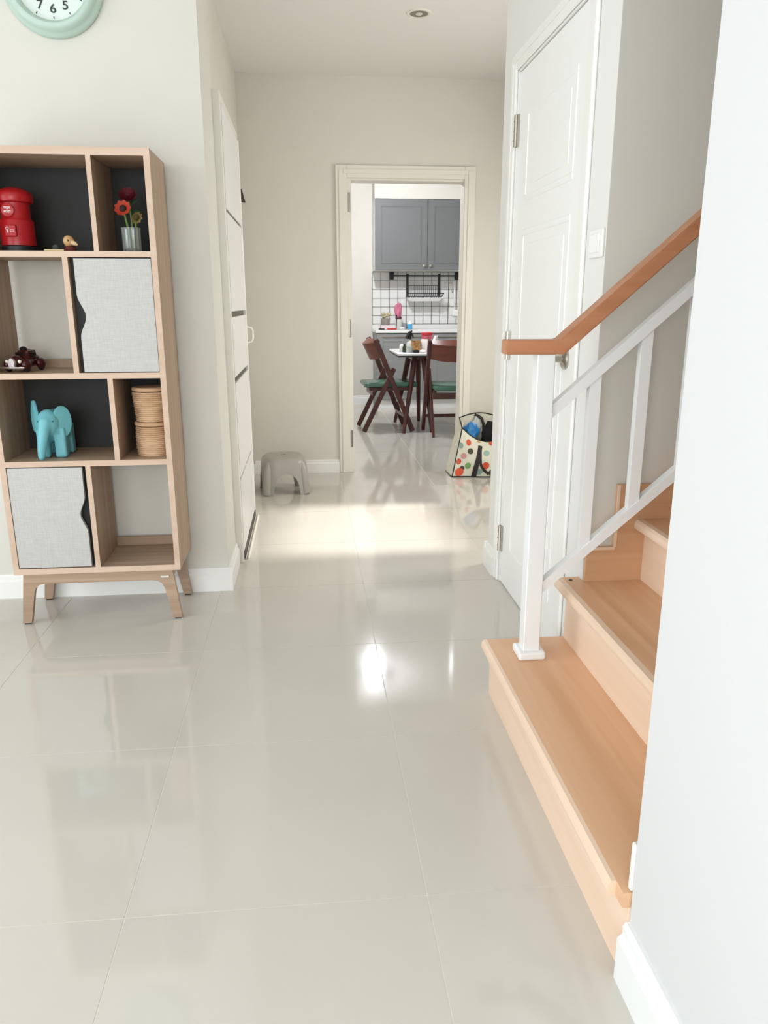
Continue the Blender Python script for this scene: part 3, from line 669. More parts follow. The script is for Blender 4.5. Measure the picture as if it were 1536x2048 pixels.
for n in range(1, 13):
    a = PI/2-n*PI/6; put_text(str(n), 0.038, (CX+0.083*math.cos(a), 3.072-0.0303, CZ_+0.083*math.sin(a)), m_num, ck, 'numeral', 0.0005)
    ck.children[-1].scale = (1.18, 1.0, 1.0)
    b = MB(); ca, sa = math.cos(a), math.sin(a); b.bar((CX+0.106*ca, 3.072-0.0302, CZ_+0.106*sa), (CX+0.113*ca, 3.072-0.0302, CZ_+0.113*sa), 0.0012, 0.003, (-sa, 0, ca)); b.build('hour_mark', m_num, ck)
for L, ang_, w in ((0.055, 2.2, 0.006), (0.080, 0.9, 0.004)):
    ca, sa = math.cos(ang_), math.sin(ang_)
    MB().bar((CX-0.012*ca, 3.072-0.034, CZ_-0.012*sa), (CX+L*ca, 3.072-0.034, CZ_+L*sa), 0.0012, w, (-sa, 0, ca)).build('clock_hand', m_num, ck)

# ------------------------------------------------------------------ hall: downlight, bracket, stool, bag
dl = thing('ceiling_downlight', 'round recessed downlight in the hall ceiling, switched off', 'downlight', (0.594, 4.25, H))
MB().lathe([(0.046, 0.0), (0.046, -0.004), (0.052, -0.0065), (0.060, -0.005), (0.063, 0.0)], (0.594, 4.25, H), 40).build('ring', m_cream, dl, True)
cup = MB(); cup.lathe([(0.0465, -0.0035), (0.040, -0.002), (0.030, -0.0012), (0, -0.001)], (0.594, 4.25, H), 32); cup.build('reflector', mat('dull_reflector', '#8b857a', 0.25, metal=0.8), dl, True)
MB().lathe([(0.018, -0.0022), (0.016, -0.006), (0, -0.008)], (0.594, 4.25, H), 20).build('bulb', mat('frosted_bulb', '#d8d5cc', 0.4), dl, True)

tag(MB().prism([(LW2+0.0005, 1.826), (LW2+0.036, 1.826), (LW2+0.056, 1.750), (LW2+0.0005, 1.755)], 4.985, 5.01, 'Y').build('wall_bracket', mat('dark_bronze', '#3f3a2a', 0.5)), 'small dark wedge bracket on the left hall wall', 'bracket')

m_grey_plastic = mat('grey_plastic', '#a8a49c', 0.32, spec=0.5)
SXc, SYc = -0.170, 4.835
sto = thing('step_stool', 'low grey plastic step stool beside the white sliding door', 'stool', (SXc, SYc, 0))
sto.rotation_euler = (0, 0, math.radians(8))
# shell: rounded-square skirt with an arch cut in every side, flaring into four corner legs
def sq_r(a, r): # superellipse
    c_, s_ = abs(math.cos(a)), abs(math.sin(a)); return r/((c_**3.2+s_**3.2)**(1/3.2))
b = bmesh.new(); N = 168; NR = 12
def arch_z(a):
    d = abs(((a+PI/4) % (PI/2))-PI/4); x = math.tan(d)*0.15; k = 1-(x/0.086)**2.4 if x < 0.086 else 0
    return 0.132*k**0.42 if k > 0 else 0.0
PROF = [(0.0, 0.158), (0.10, 0.149), (0.17, 0.142), (0.20, 0.138), (0.216, 0.132), (0.226, 0.123), (0.232, 0.110)]
def prof_r(z):
    for (z0, r0), (z1, r1) in zip(PROF, PROF[1:]):
        if z <= z1: return r0+(r1-r0)*(z-z0)/(z1-z0)
    return PROF[-1][1]
shells = []
for off in (0.0, 0.006):
    cols = []
    for k in range(N):
        a = 2*PI*k/N; zb = arch_z(a); col = []
        for i in range(NR+1):
            z = zb+(0.232-zb)*(i/NR)**0.8; r_ = sq_r(a, prof_r(z)-off); col.append(b.verts.new((r_*math.cos(a), r_*math.sin(a), z-(off if z > 0.15 else 0))))
        cols.append(col)
    for k in range(N):
        A, B = cols[k], cols[(k+1) % N]
        for i in range(NR): b.faces.new((A[i], B[i], B[i+1], A[i+1]))
    cap_v = [c_[-1] for c_ in cols]
    inner = [[b.verts.new((v.co.x*s_, v.co.y*s_, v.co.z+0.002)) for v in cap_v] for s_ in (0.8, 0.25)]
    for A, B in ((cap_v, inner[0]), (inner[0], inner[1])):
        for k in range(N): b.faces.new((A[k], A[(k+1) % N], B[(k+1) % N], B[k]))
    b.faces.new(inner[1]); shells.append(cols)
for k in range(N):
    k2 = (k+1) % N; b.faces.new((shells[0][k][0], shells[1][k][0], shells[1][k2][0], shells[0][k2][0]))
MB().add(b).build('shell', m_grey_plastic, sto, True, world=False)
for sx_, sy_ in ((1, 1), (1, -1), (-1, 1), (-1, -1)):
    a = math.atan2(sy_, sx_); r_ = sq_r(a, 0.156)-0.010; ct = Vector((r_*math.cos(a), r_*math.sin(a), 0))
    tp = Vector((0.78*r_*math.cos(a), 0.78*r_*math.sin(a), 0))
    MB().tube([ct+Vector((0, 0, 0.004)), ct*0.965+Vector((0, 0, 0.08)), ct*0.925+Vector((0, 0, 0.16)), ct*0.86+Vector((0, 0, 0.208))], [0.028, 0.027, 0.025, 0.012], 18).build('leg', m_grey_plastic, sto, True, world=False)
MB().ell((0, 0, 0.2335), (0.022, 0.009, 0.0012), None, 20, 6).build('grip_slot', mat('slot_dark', '#3d3a36', 0.7), sto, world=False)

# polka-dot shopping bag
m_bag = mat('cream_bag_fabric', '#dfdccb', 0.5, spec=0.4, noise=0.03, nscale=25, bump=0.3, bscale=25); m_pipe = mat('black_piping', '#1b1917', 0.6); m_strap = mat('dark_strap', '#30282a', 0.7)
bag = thing('shopping_bag', 'white polka dot shopping bag with black straps by the kitchen doorway', 'bag', (1.2, 5.18, 0))
def front(u, v):   # u 0..1 left-right, v 0..1 bottom-top
    xl, xr = 0.973+0.072*v**0.9, 1.450-0.05*v
    sag = 0.098*math.sin(PI*min(1, max(0, (u-0.02)/0.96)))**0.8
    z = 0.004+v*(0.330-sag*v)
    y = 5.095-0.045*u+0.055*v - 0.035*math.sin(PI*v)*math.sin(PI*u) + 0.006*math.sin(9*u+5*v)
    return Vector((xl+(xr-xl)*u, y, z))
def back(u, v):
    xl, xr = 0.966+0.080*v, 1.455-0.04*v
    z = 0.004+v*(0.385+0.032*math.sin(PI*min(1, u*1.3))); y = 5.300-0.045*v
    return Vector((xl+(xr-xl)*u, y, z))
def sheet(f, nu, nv, th=0.004):
    q = bmesh.new(); g_ = [[q.verts.new(f(i/nu, j/nv)) for j in range(nv+1)] for i in range(nu+1)]
    for i in range(nu):
        for j in range(nv): q.faces.new((g_[i][j], g_[i+1][j], g_[i+1][j+1], g_[i][j+1]))
    bmesh.ops.recalc_face_normals(q, faces=q.faces); bmesh.ops.solidify(q, geom=list(q.faces), thickness=th); return q
MB().add(sheet(front, 20, 14)).build('front_panel', m_bag, bag, True)
MB().add(sheet(back, 14, 10)).build('back_panel', m_bag, bag, True)
for uu in (0, 1):
    MB().add(sheet(lambda u, v: front(uu, v).lerp(back(uu, v), u)+Vector(((0.018 if uu == 0 else -0.018)*math.sin(PI*u)*v, 0, 0)), 8, 10)).build('side_panel', m_bag, bag, True)
MB().add(sheet(lambda u, v: front(u, 0).lerp(back(u, 0), v), 6, 4, 0.003)).build('base_panel', m_bag, bag)
for f in (lambda t: front(0, t), lambda t: front(t, 1), lambda t: front(t, 0), lambda t: back(t, 1), lambda t: front(0, 1).lerp(back(0, 1), t), lambda t: front(0, 0).lerp(back(0, 0), t), lambda t: front(1, t)):
    MB().tube([f(i/16)+Vector((0, -0.003, 0.002)) for i in range(17)], 0.0042, 7).build('piping', m_pipe, bag, True)
def on_front(poly, off):
    q = bmesh.new(); vs_ = []
    for u, v in poly:
        p = front(u, v); du = front(min(1, u+0.01), v)-front(max(0, u-0.01), v); dv = front(u, min(1, v+0.01))-front(u, max(0, v-0.01))
        n_ = du.cross(dv).normalized(); n_ = n_ if n_.y < 0 else -n_
        vs_.append(q.verts.new(p+n_*off))
    return q, vs_
def dot(u, v, ru, rv, colr):
    ru *= 1.18; rv *= 1.18
    q, vs_ = on_front([(min(0.995, max(0.005, u)), min(0.99, max(0.01, v)))]+[(min(0.995, max(0.005, u+ru*math.cos(2*PI*k/18))), min(0.99, max(0.01, v+rv*math.sin(2*PI*k/18)))) for k in range(18)], 0.0062)
    for k in range(18): q.faces.new((vs_[0], vs_[1+k], vs_[1+(k+1) % 18]))
    MB().add(q).build('printed_dot', mat('dot_'+colr, colr, 0.5), bag)
for d_ in ((0.15, 0.80, 0.035, 0.065, '#d9532e'), (0.20, 0.60, 0.038, 0.062, '#4c4a2c'), (0.11, 0.46, 0.036, 0.055, '#cf9590'), (0.055, 0.32, 0.03, 0.055, '#cf5436'), (0.20, 0.25, 0.036, 0.062, '#76a263'), (0.09, 0.10, 0.055, 0.075, '#d9532e'), (0.12, 0.18, 0.03, 0.05, '#4c3a24'),
           (0.04, 0.66, 0.03, 0.05, '#8fa79d'), (0.47, 0.60, 0.045, 0.07, '#9cb8b0'), (0.46, 0.27, 0.048, 0.075, '#cc4f33'), (0.64, 0.34, 0.048, 0.075, '#5f9a4e'), (0.58, 0.10, 0.055, 0.075, '#4a4028'), (0.37, 0.12, 0.045, 0.06, '#7f9a92'), (0.58, 0.93, 0.05, 0.07, '#d9532e'), (0.72, 0.66, 0.045, 0.075, '#4a4028'), (0.33, 0.93, 0.03, 0.04, '#c9a878'), (0.80, 0.30, 0.045, 0.07, '#cf9590'), (0.88, 0.62, 0.045, 0.07, '#76a263'), (0.80, 0.88, 0.04, 0.06, '#9cb8b0'), (0.90, 0.12, 0.045, 0.07, '#d9532e')): dot(*d_)
def strap(path, hw):
    q = bmesh.new(); L_, R_ = [], []
    n = len(path)
    for i, (u, v) in enumerate(path):
        a = path[max(0, i-1)]; c_ = path[min(n-1, i+1)]; du, dv = (c_[0]-a[0])*0.47, (c_[1]-a[1])*0.30; l_ = math.hypot(du, dv) or 1
        nx, nz = -dv/l_*hw/0.47, du/l_*hw/0.30
        pl, pr = front(min(0.995, max(0, u+nx)), min(1, max(0.0, v+nz))), front(min(0.995, max(0, u-nx)), min(1, max(0.0, v-nz)))
        L_.append(q.verts.new(pl+Vector((0, -0.006, 0)))); R_.append(q.verts.new(pr+Vector((0, -0.006, 0))))
    for i in range(n-1): q.faces.new((L_[i], R_[i], R_[i+1], L_[i+1]))
    bmesh.ops.recalc_face_normals(q, faces=q.faces); bmesh.ops.solidify(q, geom=list(q.faces), thickness=0.003)
    MB().add(q).build('strap', m_strap, bag)
strap([(0.31, 0.0), (0.315, 0.2), (0.33, 0.4), (0.345, 0.6), (0.36, 0.82)], 0.017)
strap([(0.36, 0.82), (0.365, 0.6), (0.37, 0.42), (0.385, 0.28), (0.44, 0.16), (0.52, 0.07)], 0.009)
strap([(0.68, 0.0), (0.70, 0.25), (0.72, 0.5), (0.72, 0.78)], 0.017)
strap([(0.66, 0.05), (0.70, 0.18), (0.74, 0.35)], 0.009)
MB().tube([back(0.30, 1)+Vector((0, -0.006, -0.01)), back(0.36, 1)+Vector((0, -0.02, -0.02)), back(0.42, 0.93)+Vector((0, -0.03, -0.005)), back(0.46, 0.85)+Vector((0, -0.04, -0.01)), back(0.47, 0.72)+Vector((0, -0.05, 0))], [0.010, 0.011, 0.011, 0.010, 0.009], 8).build('strap', m_strap, bag, True)
def lump(name, label, cat, c_, r_, mm, seed, amp=0.18):
    rnd = random.Random(seed); b = bmesh.new(); bmesh.ops.create_icosphere(b, subdivisions=3, radius=1)
    ph = [rnd.uniform(0, 6) for _ in range(6)]
    for v in b.verts:
        p = v.co.normalized(); k = 1+amp*(math.sin(3*p.x+ph[0])*math.sin(4*p.y+ph[1])+0.6*math.sin(7*p.z+ph[2])*math.sin(6*p.x+ph[3])+0.35*math.sin(13*p.y+ph[4]+9*p.z))
        v.co = Vector((p.x*r_[0]*k, p.y*r_[1]*k, p.z*r_[2]*k))
    return tag(MB().add(b, Matrix.Translation(c_)).build(name, mm, None, True), label, cat)
lump('blue_plastic_bag', 'crumpled blue plastic in the polka dot bag', 'plastic bag', (1.118, 5.180, 0.300), (0.048, 0.030, 0.060), mat('blue_plastic', '#2f7fc0', 0.3), 3, 0.3)
lump('grey_plastic_wrap', 'pale grey plastic wrap behind the blue plastic in the bag', 'plastic wrap', (1.165, 5.235, 0.330), (0.035, 0.014, 0.060), mat('grey_film', '#c2c6c6', 0.25), 5, 0.28)
lump('black_cloth', 'black cloth bundle in the polka dot bag', 'cloth', (1.290, 5.185, 0.265), (0.105, 0.045, 0.100), mat('black_cloth', '#0d0d0f', 0.85), 9)

# ------------------------------------------------------------------ kitchen
m_cab = mat('grey_cabinet', '#6f7171', 0.45, spec=0.4); m_cabbase = mat('light_grey_cabinet', '#8f9190', 0.45, spec=0.4); m_counter = mat('white_worktop', '#f0f0ee', 0.25)
m_splash = mat('white_backsplash', '#e9e9e6', 0.3, spec=0.5)
struct(box('wall_soffit', m_wall, None, 0.768, 3.1, 8.82, 9.15, 2.258, H), 'plain bulkhead above the wall cabinets')
struct(box('trim_2', m_splash, None, 0.765, 3.1, 9.142, 9.15, 0.878, 1.512), 'white backsplash')
uk = 0
for x0, x1, lb, kn in ((0.768, 1.352, 'grey wall cabinet with a knob nearest the left kitchen wall', 1.318), (1.353, 1.937, 'second grey wall cabinet from the left in the kitchen', 1.39)):
    u = thing('wall_cabinet', lb, 'cabinet', ((x0+x1)/2, 8.99, 1.513), 'grey kitchen wall cabinets')
    MB().box(x0, x1, 8.842, 9.1495, 1.513, 2.257).build('body', m_white_wall, u)
    dr = MB().box(x0+0.003, x1-0.002, 8.822, 8.841, 1.515, 2.255, 0.002).build('door', m_cab, u)
    q = MB(); fr = 0.07
    for a in ((x0+fr, x1-fr, 1.515+fr, 1.527+fr), (x0+fr, x1-fr, 2.243-fr, 2.255-fr)): q.box(a[0], a[1], 8.816, 8.8225, a[2], a[3], 0.002)
    for a in ((x0+fr, x0+fr+0.012), (x1-fr-0.012, x1-fr)): q.box(a[0], a[1], 8.816, 8.8225, 1.527+fr, 2.243-fr, 0.002)
    q.build('panel_moulding', m_cab, dr)
    MB().lathe([(0.006, 0), (0.006, 0.012), (0.015, 0.018), (0.015, 0.026), (0, 0.030)], (kn, 8.822, 1.565), 18, rotF).build('knob', m_chrome, dr, True)
for k, (x0, x1, lb) in enumerate(((0.77, 1.37, 'grey base cabinet at the left end under the white worktop'), (1.372, 1.972, 'grey base cabinet right of the first, under the white worktop'))):
    u = thing('base_cabinet', lb, 'cabinet', ((x0+x1)/2, 8.9, 0), 'grey kitchen base cabinets')
    MB().box(x0, x1, 8.70, 9.141, 0.10, 0.843).build('body', m_cabbase, u)
    MB().box(x0+0.02, x1, 8.72, 8.74, 0, 0.10).build('plinth', m_counter, u)
    dr = MB().box(x0+0.003, x1-0.002, 8.68, 8.699, 0.105, 0.838, 0.002).build('door', m_cabbase, u)
    q = MB(); fr = 0.075
    for a in ((0.105+fr, 0.120+fr), (0.823-fr, 0.838-fr)): q.box(x0+fr, x1-fr, 8.674, 8.6805, a[0], a[1], 0.002)
    for a in ((x0+fr, x0+fr+0.012), (x1-fr-0.012, x1-fr)): q.box(a[0], a[1], 8.674, 8.6805, 0.12+fr, 0.823-fr, 0.002)
    q.build('panel_moulding', m_cabbase, dr)
    MB().box(x0+0.06, x1-0.04, 8.668, 8.680, 0.795, 0.806, 0.002).build('handle', m_chrome, dr)
tag(box('worktop', m_counter, None, 0.762, 3.1, 8.665, 9.142, 0.844, 0.877, bev=0.003), 'white kitchen worktop above the grey base cabinets', 'worktop')

# wire grid on the wall
m_wire = mat('black_wire', '#1f1f21', 0.5)
wg = thing('wire_grid', 'black wire grid panel on the white kitchen backsplash', 'grid', (1.35, 9.125, 0.93))
nx = 0
x = 0.765
while x < 1.97:
    MB().tube([(x, 9.13, 0.925), (x, 9.13, 1.511)], 0.0028, 6).build('vertical_wire', m_wire, wg); x += 0.0985
for k in range(7):
    z = 0.93+0.0965*k; MB().tube([(0.765, 9.136, z), (1.95, 9.136, z)], 0.0022, 6).build('horizontal_wire', mat('grey_wire', '#77787a', 0.5), wg)
for x, z0, z1 in ((1.735, 1.42, 1.27), (1.665, 1.40, 1.33)):
    pass
# rod with hanging dish rack
rd = thing('hanging_rod', 'black rod with square end blocks below the wall cabinets', 'rod', (1.37, 9.07, 1.45))
MB().tube([(0.99, 9.075, 1.466), (1.735, 9.075, 1.466)], 0.009, 10).build('rod', m_black, rd, True)
for x in (0.985, 1.738): MB().box(x-0.022, x+0.022, 9.05, 9.126, 1.425, 1.51, 0.006).build('bracket', m_black, rd)
rk = thing('dish_rack', 'black wire dish rack with white tray hanging from the rod', 'dish rack', (1.36, 9.0, 1.18))
for x in (1.168, 1.532):
    MB().box(x-0.011, x+0.011, 9.088, 9.094, 1.245, 1.482).box(x-0.011, x+0.011, 9.058, 9.094, 1.482, 1.487).box(x-0.011, x+0.011, 9.056, 9.060, 1.455, 1.487).build('hook_strap', m_black, rk)
MB().bar((1.15, 8.955, 1.272), (1.57, 8.955, 1.272), 0.012, 0.012).build('front_bar', m_black, rk)
MB().bar((1.15, 9.085, 1.238), (1.57, 9.085, 1.238), 0.010, 0.010).build('back_bar', m_black, rk)
for x in (1.155, 1.565): MB().bar((x, 8.955, 1.268), (x, 9.085, 1.235), 0.008, 0.008).build('side_bar', m_black, rk)
MB().tube([(1.175, 9.085, 1.36), (1.525, 9.085, 1.36)], 0.004, 6).build('top_wire', m_wire, rk)
for k in range(15):
    x = 1.185+k*0.0237; MB().tube([(x, 9.083, 1.36), (x, 9.083, 1.245), (x, 9.02, 1.222), (x, 8.957, 1.262)], 0.0025, 6).build('rack_wire', m_wire, rk)
q = bmesh.new()
bt = [(1.175, 8.965, 1.185), (1.515, 8.965, 1.185), (1.515, 9.07, 1.185), (1.175, 9.07, 1.185)]; tpv = [(1.155, 8.945, 1.222), (1.562, 8.945, 1.222), (1.562, 9.082, 1.222), (1.155, 9.082, 1.222)]
A = [q.verts.new(p) for p in bt]; B = [q.verts.new(p) for p in tpv]; q.faces.new(A)
for i in range(4): q.faces.new((A[i], A[(i+1) % 4], B[(i+1) % 4], B[i]))
bmesh.ops.recalc_face_normals(q, faces=q.faces); bmesh.ops.solidify(q, geom=list(q.faces), thickness=0.003)
MB().add(q).build('drip_tray', mat('white_tray', '#e6e6e4', 0.3), rk)
# wall socket and hooks
so = thing('wall_socket', 'white socket with a cord on the kitchen backsplash', 'socket', (1.735, 9.13, 1.02))
MB().box(1.70, 1.77, 9.115, 9.1415, 1.02, 1.09, 0.004).build('plate', m_trim, so)
MB().tube([(1.725, 9.118, 1.09), (1.722, 9.12, 1.2), (1.72, 9.12, 1.40)], 0.004, 6).build('cord', m_trim, so, True)
hk = thing('wire_hook', 'thin metal hook hanging on the wire grid near the socket', 'hook', (1.69, 9.12, 1.28))
MB().tube([(1.69, 9.126, 1.42), (1.69, 9.12, 1.30), (1.695, 9.115, 1.283), (1.703, 9.11, 1.283), (1.708, 9.108, 1.30)], 0.003, 6).build('stem', m_chrome, hk, True)
MB().tube([(1.60, 9.128, 1.385), (1.69, 9.128, 1.388)], 0.003, 6).build('arm', m_chrome, hk, True)

# things on the worktop
WZ = 0.877
pl = thing('dried_plant_pot', 'small grey pot of dried cream flowers on the white worktop', 'plant pot', (0.895, 8.92, WZ))
tag(box('pink_box', mat('pink_box', '#e3d2d4', 0.5), None, 0.835, 0.975, 8.86, 8.97, WZ, WZ+0.045, bev=0.004), 'low pale pink box under the dried flower pot', 'box')
MB().lathe([(0.040, 0.0455), (0.045, 0.05), (0.054, 0.12), (0.050, 0.12), (0.045, 0.115), (0, 0.112)], (0.895, 8.92, WZ), 24).build('pot', mat('grey_pot', '#8d8983', 0.6), pl, True)
rnd = random.Random(4); q = MB()
for k in range(16):
    a = rnd.uniform(0, 2*PI); rr_ = rnd.uniform(0.01, 0.06); q.ell((0.895+rr_*math.cos(a), 8.92+rr_*math.sin(a), WZ+0.14+rnd.uniform(-0.01, 0.035)), (0.018, 0.018, 0.014), None, 10, 6)
q.build('dried_flowers', mat('dried_cream', '#b9b08a', 0.8), pl, True)
tag(MB().box(0.895, 1.0, 8.70, 8.80, WZ, WZ+0.016, 0.005).build('red_tray', mat('red_tray', '#c4342f', 0.4)), 'flat red tray at the front of the white worktop', 'tray')
tag(MB().prism([(0.80, 8.74), (0.865, 8.73), (0.87, 8.755), (0.805, 8.765)], WZ, WZ+0.014, 'Z', 0.003).build('dark_sponge', mat('dark_sponge', '#33332f', 0.8)), 'small dark sponge at the left end of the worktop', 'sponge')
jr = thing('utensil_jar', 'clear jar with dark utensils on the white worktop', 'jar', (1.045, 8.86, WZ))
MB().lathe([(0.036, 0), (0.038, 0.005), (0.038, 0.11), (0.035, 0.11), (0.035, 0.008), (0, 0.007)], (1.045, 8.86, WZ+0.0005), 24).build('glass', mat('cloudy_glass', '#cfcfca', 0.2), jr, True)
MB().bar((1.018, 8.845, WZ+0.002), (1.012, 8.842, WZ+0.16), 0.012, 0.016, (0, 1, 0)).build('handle', m_black, jr)
gl = thing('rubber_gloves', 'pink rubber gloves draped over the utensil jar', 'gloves', (1.03, 8.86, WZ+0.112))
q = MB()
for (x, w_, zt) in ((1.005, 0.017, 0.27), (1.030, 0.018, 0.30), (1.055, 0.016, 0.285)): q.ell((x+0.004, 8.86, WZ+zt-0.06), (w_, 0.020, 0.065))
q.ell((1.035, 8.86, WZ+0.17), (0.036, 0.026, 0.055)); q.ell((1.000, 8.86, WZ+0.215), (0.014, 0.016, 0.035))
remeshed(q, 0.005, 3).build('glove', mat('pink_rubber', '#c26a86', 0.25, spec=0.6), gl, True)
MB().lathe([(0.030, 0.0), (0.036, 0.008), (0.036, 0.022), (0.031, 0.03), (0, 0.03)], (1.037, 8.86, WZ+0.112), 20).build('cuff', mat('maroon_cuff', '#5d2f3c', 0.4), gl, True)
bb = thing('detergent_bottle', 'small blue and white bottle on the white worktop', 'bottle', (1.165, 8.85, WZ))
MB().lathe([(0.026, 0), (0.029, 0.006), (0.029, 0.055), (0.026, 0.06)], (1.165, 8.85, WZ), 20).build('body', mat('sky_blue', '#4ea7d6', 0.3), bb, True)
MB().lathe([(0.026, 0.06), (0.020, 0.085), (0.009, 0.095), (0.009, 0.125), (0, 0.127)], (1.165, 8.85, WZ), 20).build('neck', m_trim, bb, True)
tag(MB().lathe([(0.028, 0), (0.031, 0.006), (0.030, 0.060), (0.027, 0.066), (0.024, 0.066), (0.024, 0.010), (0, 0.010)], (1.107, 8.87, WZ), 20).build('grey_cup', mat('grey_cup', '#8f918e', 0.4), None, True), 'small grey cup between the jar and the blue bottle', 'cup')
tag(MB().ell((1.068, 8.75, WZ+0.0145), (0.030, 0.022, 0.0145), None, 16, 8).build('white_cloth', mat('white_cloth', '#eeeeec', 0.8), None, True), 'small white cloth in front of the utensil jar', 'cloth')
tp = thing('kitchen_faucet_handle', 'thin red stick and drain knob on the worktop', 'knob', (1.62, 8.70, WZ)) if False else None

# ceiling lamp of the kitchen
KX, KY = 0.60, 7.20
kl = thing('ceiling_lamp', 'round white kitchen ceiling lamp, lit', 'lamp', (KX, KY, H))
MB().lathe([(0.13, 0), (0.13, -0.03), (0.12, -0.04), (0, -0.04)], (KX, KY, H), 36).build('base', m_trim, kl, True)
MB().lathe([(0.047, -0.0405), (0.047, -0.075), (0.040, -0.10), (0.021, -0.114), (0, -0.117)], (KX, KY, H), 32).build('diffuser', mat('lit_diffuser', '#ffffff', 0.5, emit='#f6f8ff', estr=900), kl, True)

# ---- folding chairs and table
m_chair = wood('mahogany', '#3c1a17', '#55261f', 'Z', 0.35, 0.7, spec=0.5); m_back = wood('mahogany_back', '#5b2a1d', '#6e3626', 'Y', 0.35, 0.6, spec=0.5)
m_seat = mat('green_vinyl', '#3f6a58', 0.24, spec=0.55)
def folding_chair(label, loc, rz):
    c_ = thing('folding_chair', label, 'chair', loc, 'dark wooden folding chairs at the kitchen table'); c_.rotation_euler = (0, 0, rz)
    for s_ in (-1, 1):
        y = s_*0.222; yi = s_*0.192
        MB().bar((-0.150, y, 0.850), (0.200, y, 0.006), 0.032, 0.046, (1, 0, 0.3), 0.004).build('back_post', m_chair, c_, world=False)
        MB().bar((-0.255, y-s_*0.0275, 0.006), (0.03, y-s_*0.0275, 0.585), 0.022, 0.044, (1, 0, -0.3), 0.004).build('rear_leg', m_chair, c_, world=False)
        MB().bar((-0.20, yi-s_*0.02, 0.395), (0.21, yi-s_*0.02, 0.395), 0.018, 0.030, (0, 0, 1), 0.003).build('seat_rail', m_chair, c_, world=False)
    # curved backrest bulging backwards
    q = bmesh.new(); n = 16; g_ = []
    for i in range(n+1):
        t = -1+2*i/n; k = 1-t*t; bx = -0.095*k; row = []
        for (zz, xx) in ((0.690-0.035*k, -0.072), (0.822-0.020*k, -0.140), (0.842+0.012*k, -0.118+0.040*k)): row.append(q.verts.new((xx+bx, t*0.236, zz)))
        g_.append(row)
    for i in range(n):
        for j in range(2): q.faces.new((g_[i][j], g_[i+1][j], g_[i+1][j+1], g_[i][j+1]))
    bmesh.ops.recalc_face_normals(q, faces=q.faces)
    bmesh.ops.solidify(q, geom=list(q.faces), thickness=0.018)
    MB().add(q).build('backrest', m_back, c_, True, world=False)
    s2 = MB(); s2.box(-0.235, 0.255, -0.185, 0.185, 0.41, 0.455, 0.018, 3)
    s2.build('seat', m_seat, c_, True, world=False)
    MB().bar((-0.215, -0.20, 0.36), (-0.215, 0.20, 0.36), 0.018, 0.045, (0, 0, 1)).build('cross_rail', m_chair, c_, world=False) if False else MB().box(-0.172, -0.150, -0.19, 0.19, 0.335, 0.385, 0.003).build('cross_rail', m_chair, c_, world=False)
    MB().box(0.116, 0.134, -0.205, 0.205, 0.13, 0.16, 0.003).build('stretcher', m_chair, c_, world=False)
    return c_
folding_chair('dark folding chair seen from its side at the left of the kitchen table', (0.748, 7.275, 0), math.radians(4))
folding_chair('dark folding chair with its back to the hall, before the kitchen table', (1.298, 6.955, 0), PI/2)

tbl = thing('kitchen_table', 'small white-topped kitchen table with dark splayed legs', 'table', (1.02, 7.45, 0))
MB().box(0.822, 1.26, 7.05, 7.82, 0.700, 0.720, 0.004).build('tabletop', m_counter, tbl)
MB().box(0.826, 1.256, 7.054, 7.816, 0.686, 0.700).build('tabletop_edge', m_black, tbl)
for (fx, fy_, tx, ty) in ((0.867, 6.96, 1.00, 7.20), (0.863, 7.66, 0.985, 7.50), (1.135, 6.99, 1.08, 7.20), (1.115, 7.72, 1.07, 7.50)):
    MB().tube([(tx, ty, 0.6865), (fx, fy_, 0.002)], [0.030, 0.016], 10).build('leg', m_chair, tbl, True)
MB().box(0.97, 1.10, 7.17, 7.54, 0.655, 0.6855).build('apron', m_chair, tbl)
TZ = 0.720
sb = thing('black_pump_bottle', 'clear bottle with a curved black pump on the kitchen table', 'bottle', (0.955, 7.30, TZ))
MB().lathe([(0.030, 0), (0.032, 0.005), (0.032, 0.075), (0.022, 0.095), (0.014, 0.10), (0.014, 0.115)], (0.962, 7.30, TZ), 20).build('body', mat('milky_glass', '#d6d8d2', 0.2), sb, True)
MB().tube([(0.930, 7.30, 0.842), (0.945, 7.30, 0.872), (0.962, 7.30, 0.898), (0.985, 7.30, 0.915)], [0.016, 0.017, 0.015, 0.006], 10).tube([(0.962, 7.30, 0.835), (0.962, 7.30, 0.888)], 0.012, 10).tube([(0.970, 7.30, 0.892), (0.990, 7.30, 0.868), (0.998, 7.30, 0.845)], [0.011, 0.009, 0.004], 8).build('pump', m_black, sb, True)
tag(MB().lathe([(0.016, 0), (0.019, 0.004), (0.019, 0.05), (0.010, 0.062), (0.010, 0.075), (0, 0.077)], (0.905, 7.24, TZ), 16).build('dark_vial', mat('dark_green_glass', '#2f3a2b', 0.25), None, True), 'small dark green bottle at the left of the kitchen table', 'bottle')
tag(MB().lathe([(0.022, 0), (0.026, 0.006), (0.022, 0.06), (0.012, 0.072), (0, 0.075)], (0.888, 7.30, TZ), 16).build('white_bottle', mat('white_plastic', '#e8e8e4', 0.4), None, True), 'small white bottle at the left edge of the kitchen table', 'bottle')
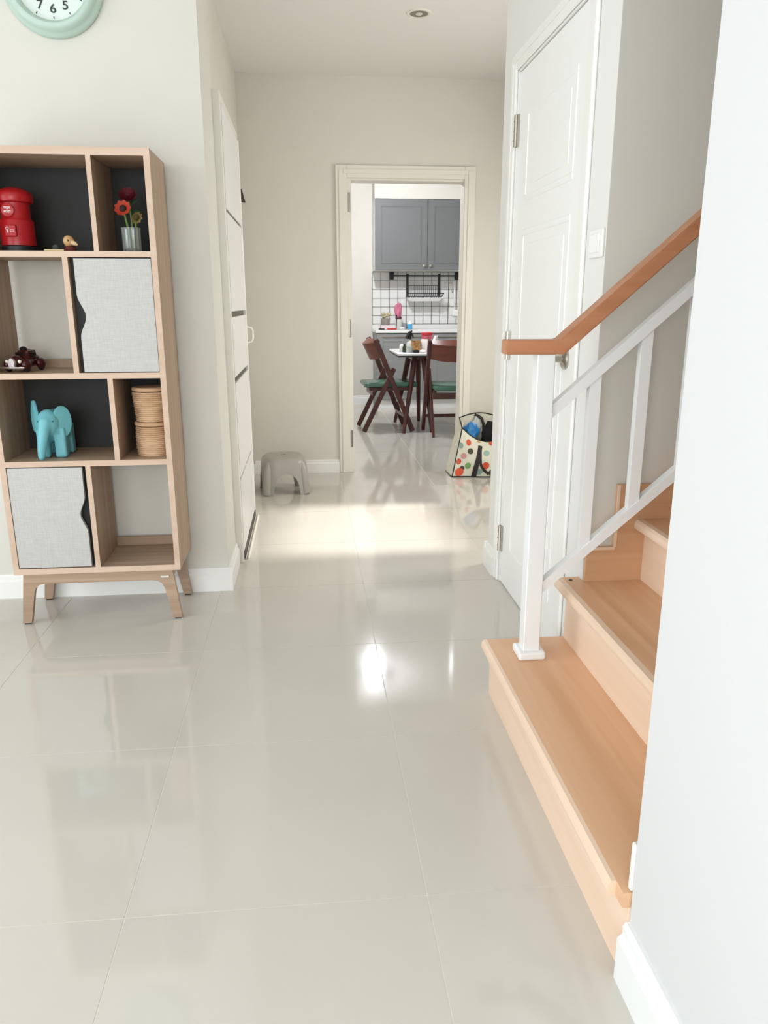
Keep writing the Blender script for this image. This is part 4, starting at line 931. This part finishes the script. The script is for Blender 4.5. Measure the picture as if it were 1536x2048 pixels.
tag(MB().lathe([(0.026, 0), (0.030, 0.003), (0.033, 0.052), (0.030, 0.052), (0.027, 0.006), (0, 0.006)], (0.938, 7.15, TZ), 20).build('drinking_glass', mat('grey_glass', '#b3b7b4', 0.15), None, True), 'short grey drinking glass at the front of the kitchen table', 'glass')
tag(MB().box(0.972, 1.028, 7.11, 7.16, TZ, TZ+0.028, 0.009, 2).build('dark_case', mat('dark_purple_case', '#241a22', 0.4), None, True), 'small dark case at the front of the kitchen table', 'case')
tag(MB().ell((1.062, 7.14, TZ+0.0145), (0.030, 0.022, 0.0145), None, 16, 8).build('white_dish', m_trim, None, True), 'small white rounded dish beside the dark case', 'dish')
cup = thing('patterned_cup', 'tan and brown patterned cup on the kitchen table', 'cup', (1.018, 7.26, TZ))
MB().lathe([(0.036, 0), (0.040, 0.005), (0.043, 0.105), (0.040, 0.105), (0.037, 0.008), (0, 0.008)], (1.018, 7.26, TZ), 24).build('body', mat('tan_pattern', '#b98a52', 0.4, noise=0.55, nscale=45), cup, True)
MB().tube([(1.018, 7.30, TZ+0.085), (1.018, 7.322, TZ+0.075), (1.018, 7.322, TZ+0.04), (1.018, 7.298, TZ+0.025)], 0.006, 8).build('handle', mat('brown_handle', '#8a4f38', 0.4), cup, True)
jar = thing('red_lidded_jar', 'white jar with a red lid on the kitchen table', 'jar', (1.122, 7.28, TZ))
MB().lathe([(0.055, 0), (0.060, 0.006), (0.060, 0.105), (0.050, 0.12)], (1.122, 7.28, TZ), 28).build('body', mat('white_jar', '#ebe6e4', 0.35), jar, True)
MB().lathe([(0.048, 0.12), (0.052, 0.123), (0.052, 0.152), (0.048, 0.156)], (1.122, 7.28, TZ), 28).build('neck_band', mat('pink_band', '#cf5f72', 0.35), jar, True)
MB().lathe([(0.052, 0.156), (0.054, 0.158), (0.054, 0.176), (0.050, 0.18), (0, 0.18)], (1.122, 7.28, TZ), 28).build('lid', mat('red_lid', '#c8323a', 0.35), jar, True)
cl = lump('plastic_bag', 'crumpled white plastic bag beside the red lidded jar', 'plastic bag', (1.195, 7.22, TZ+0.085), (0.028, 0.028, 0.068), mat('white_film', '#eceaea', 0.3), 12)
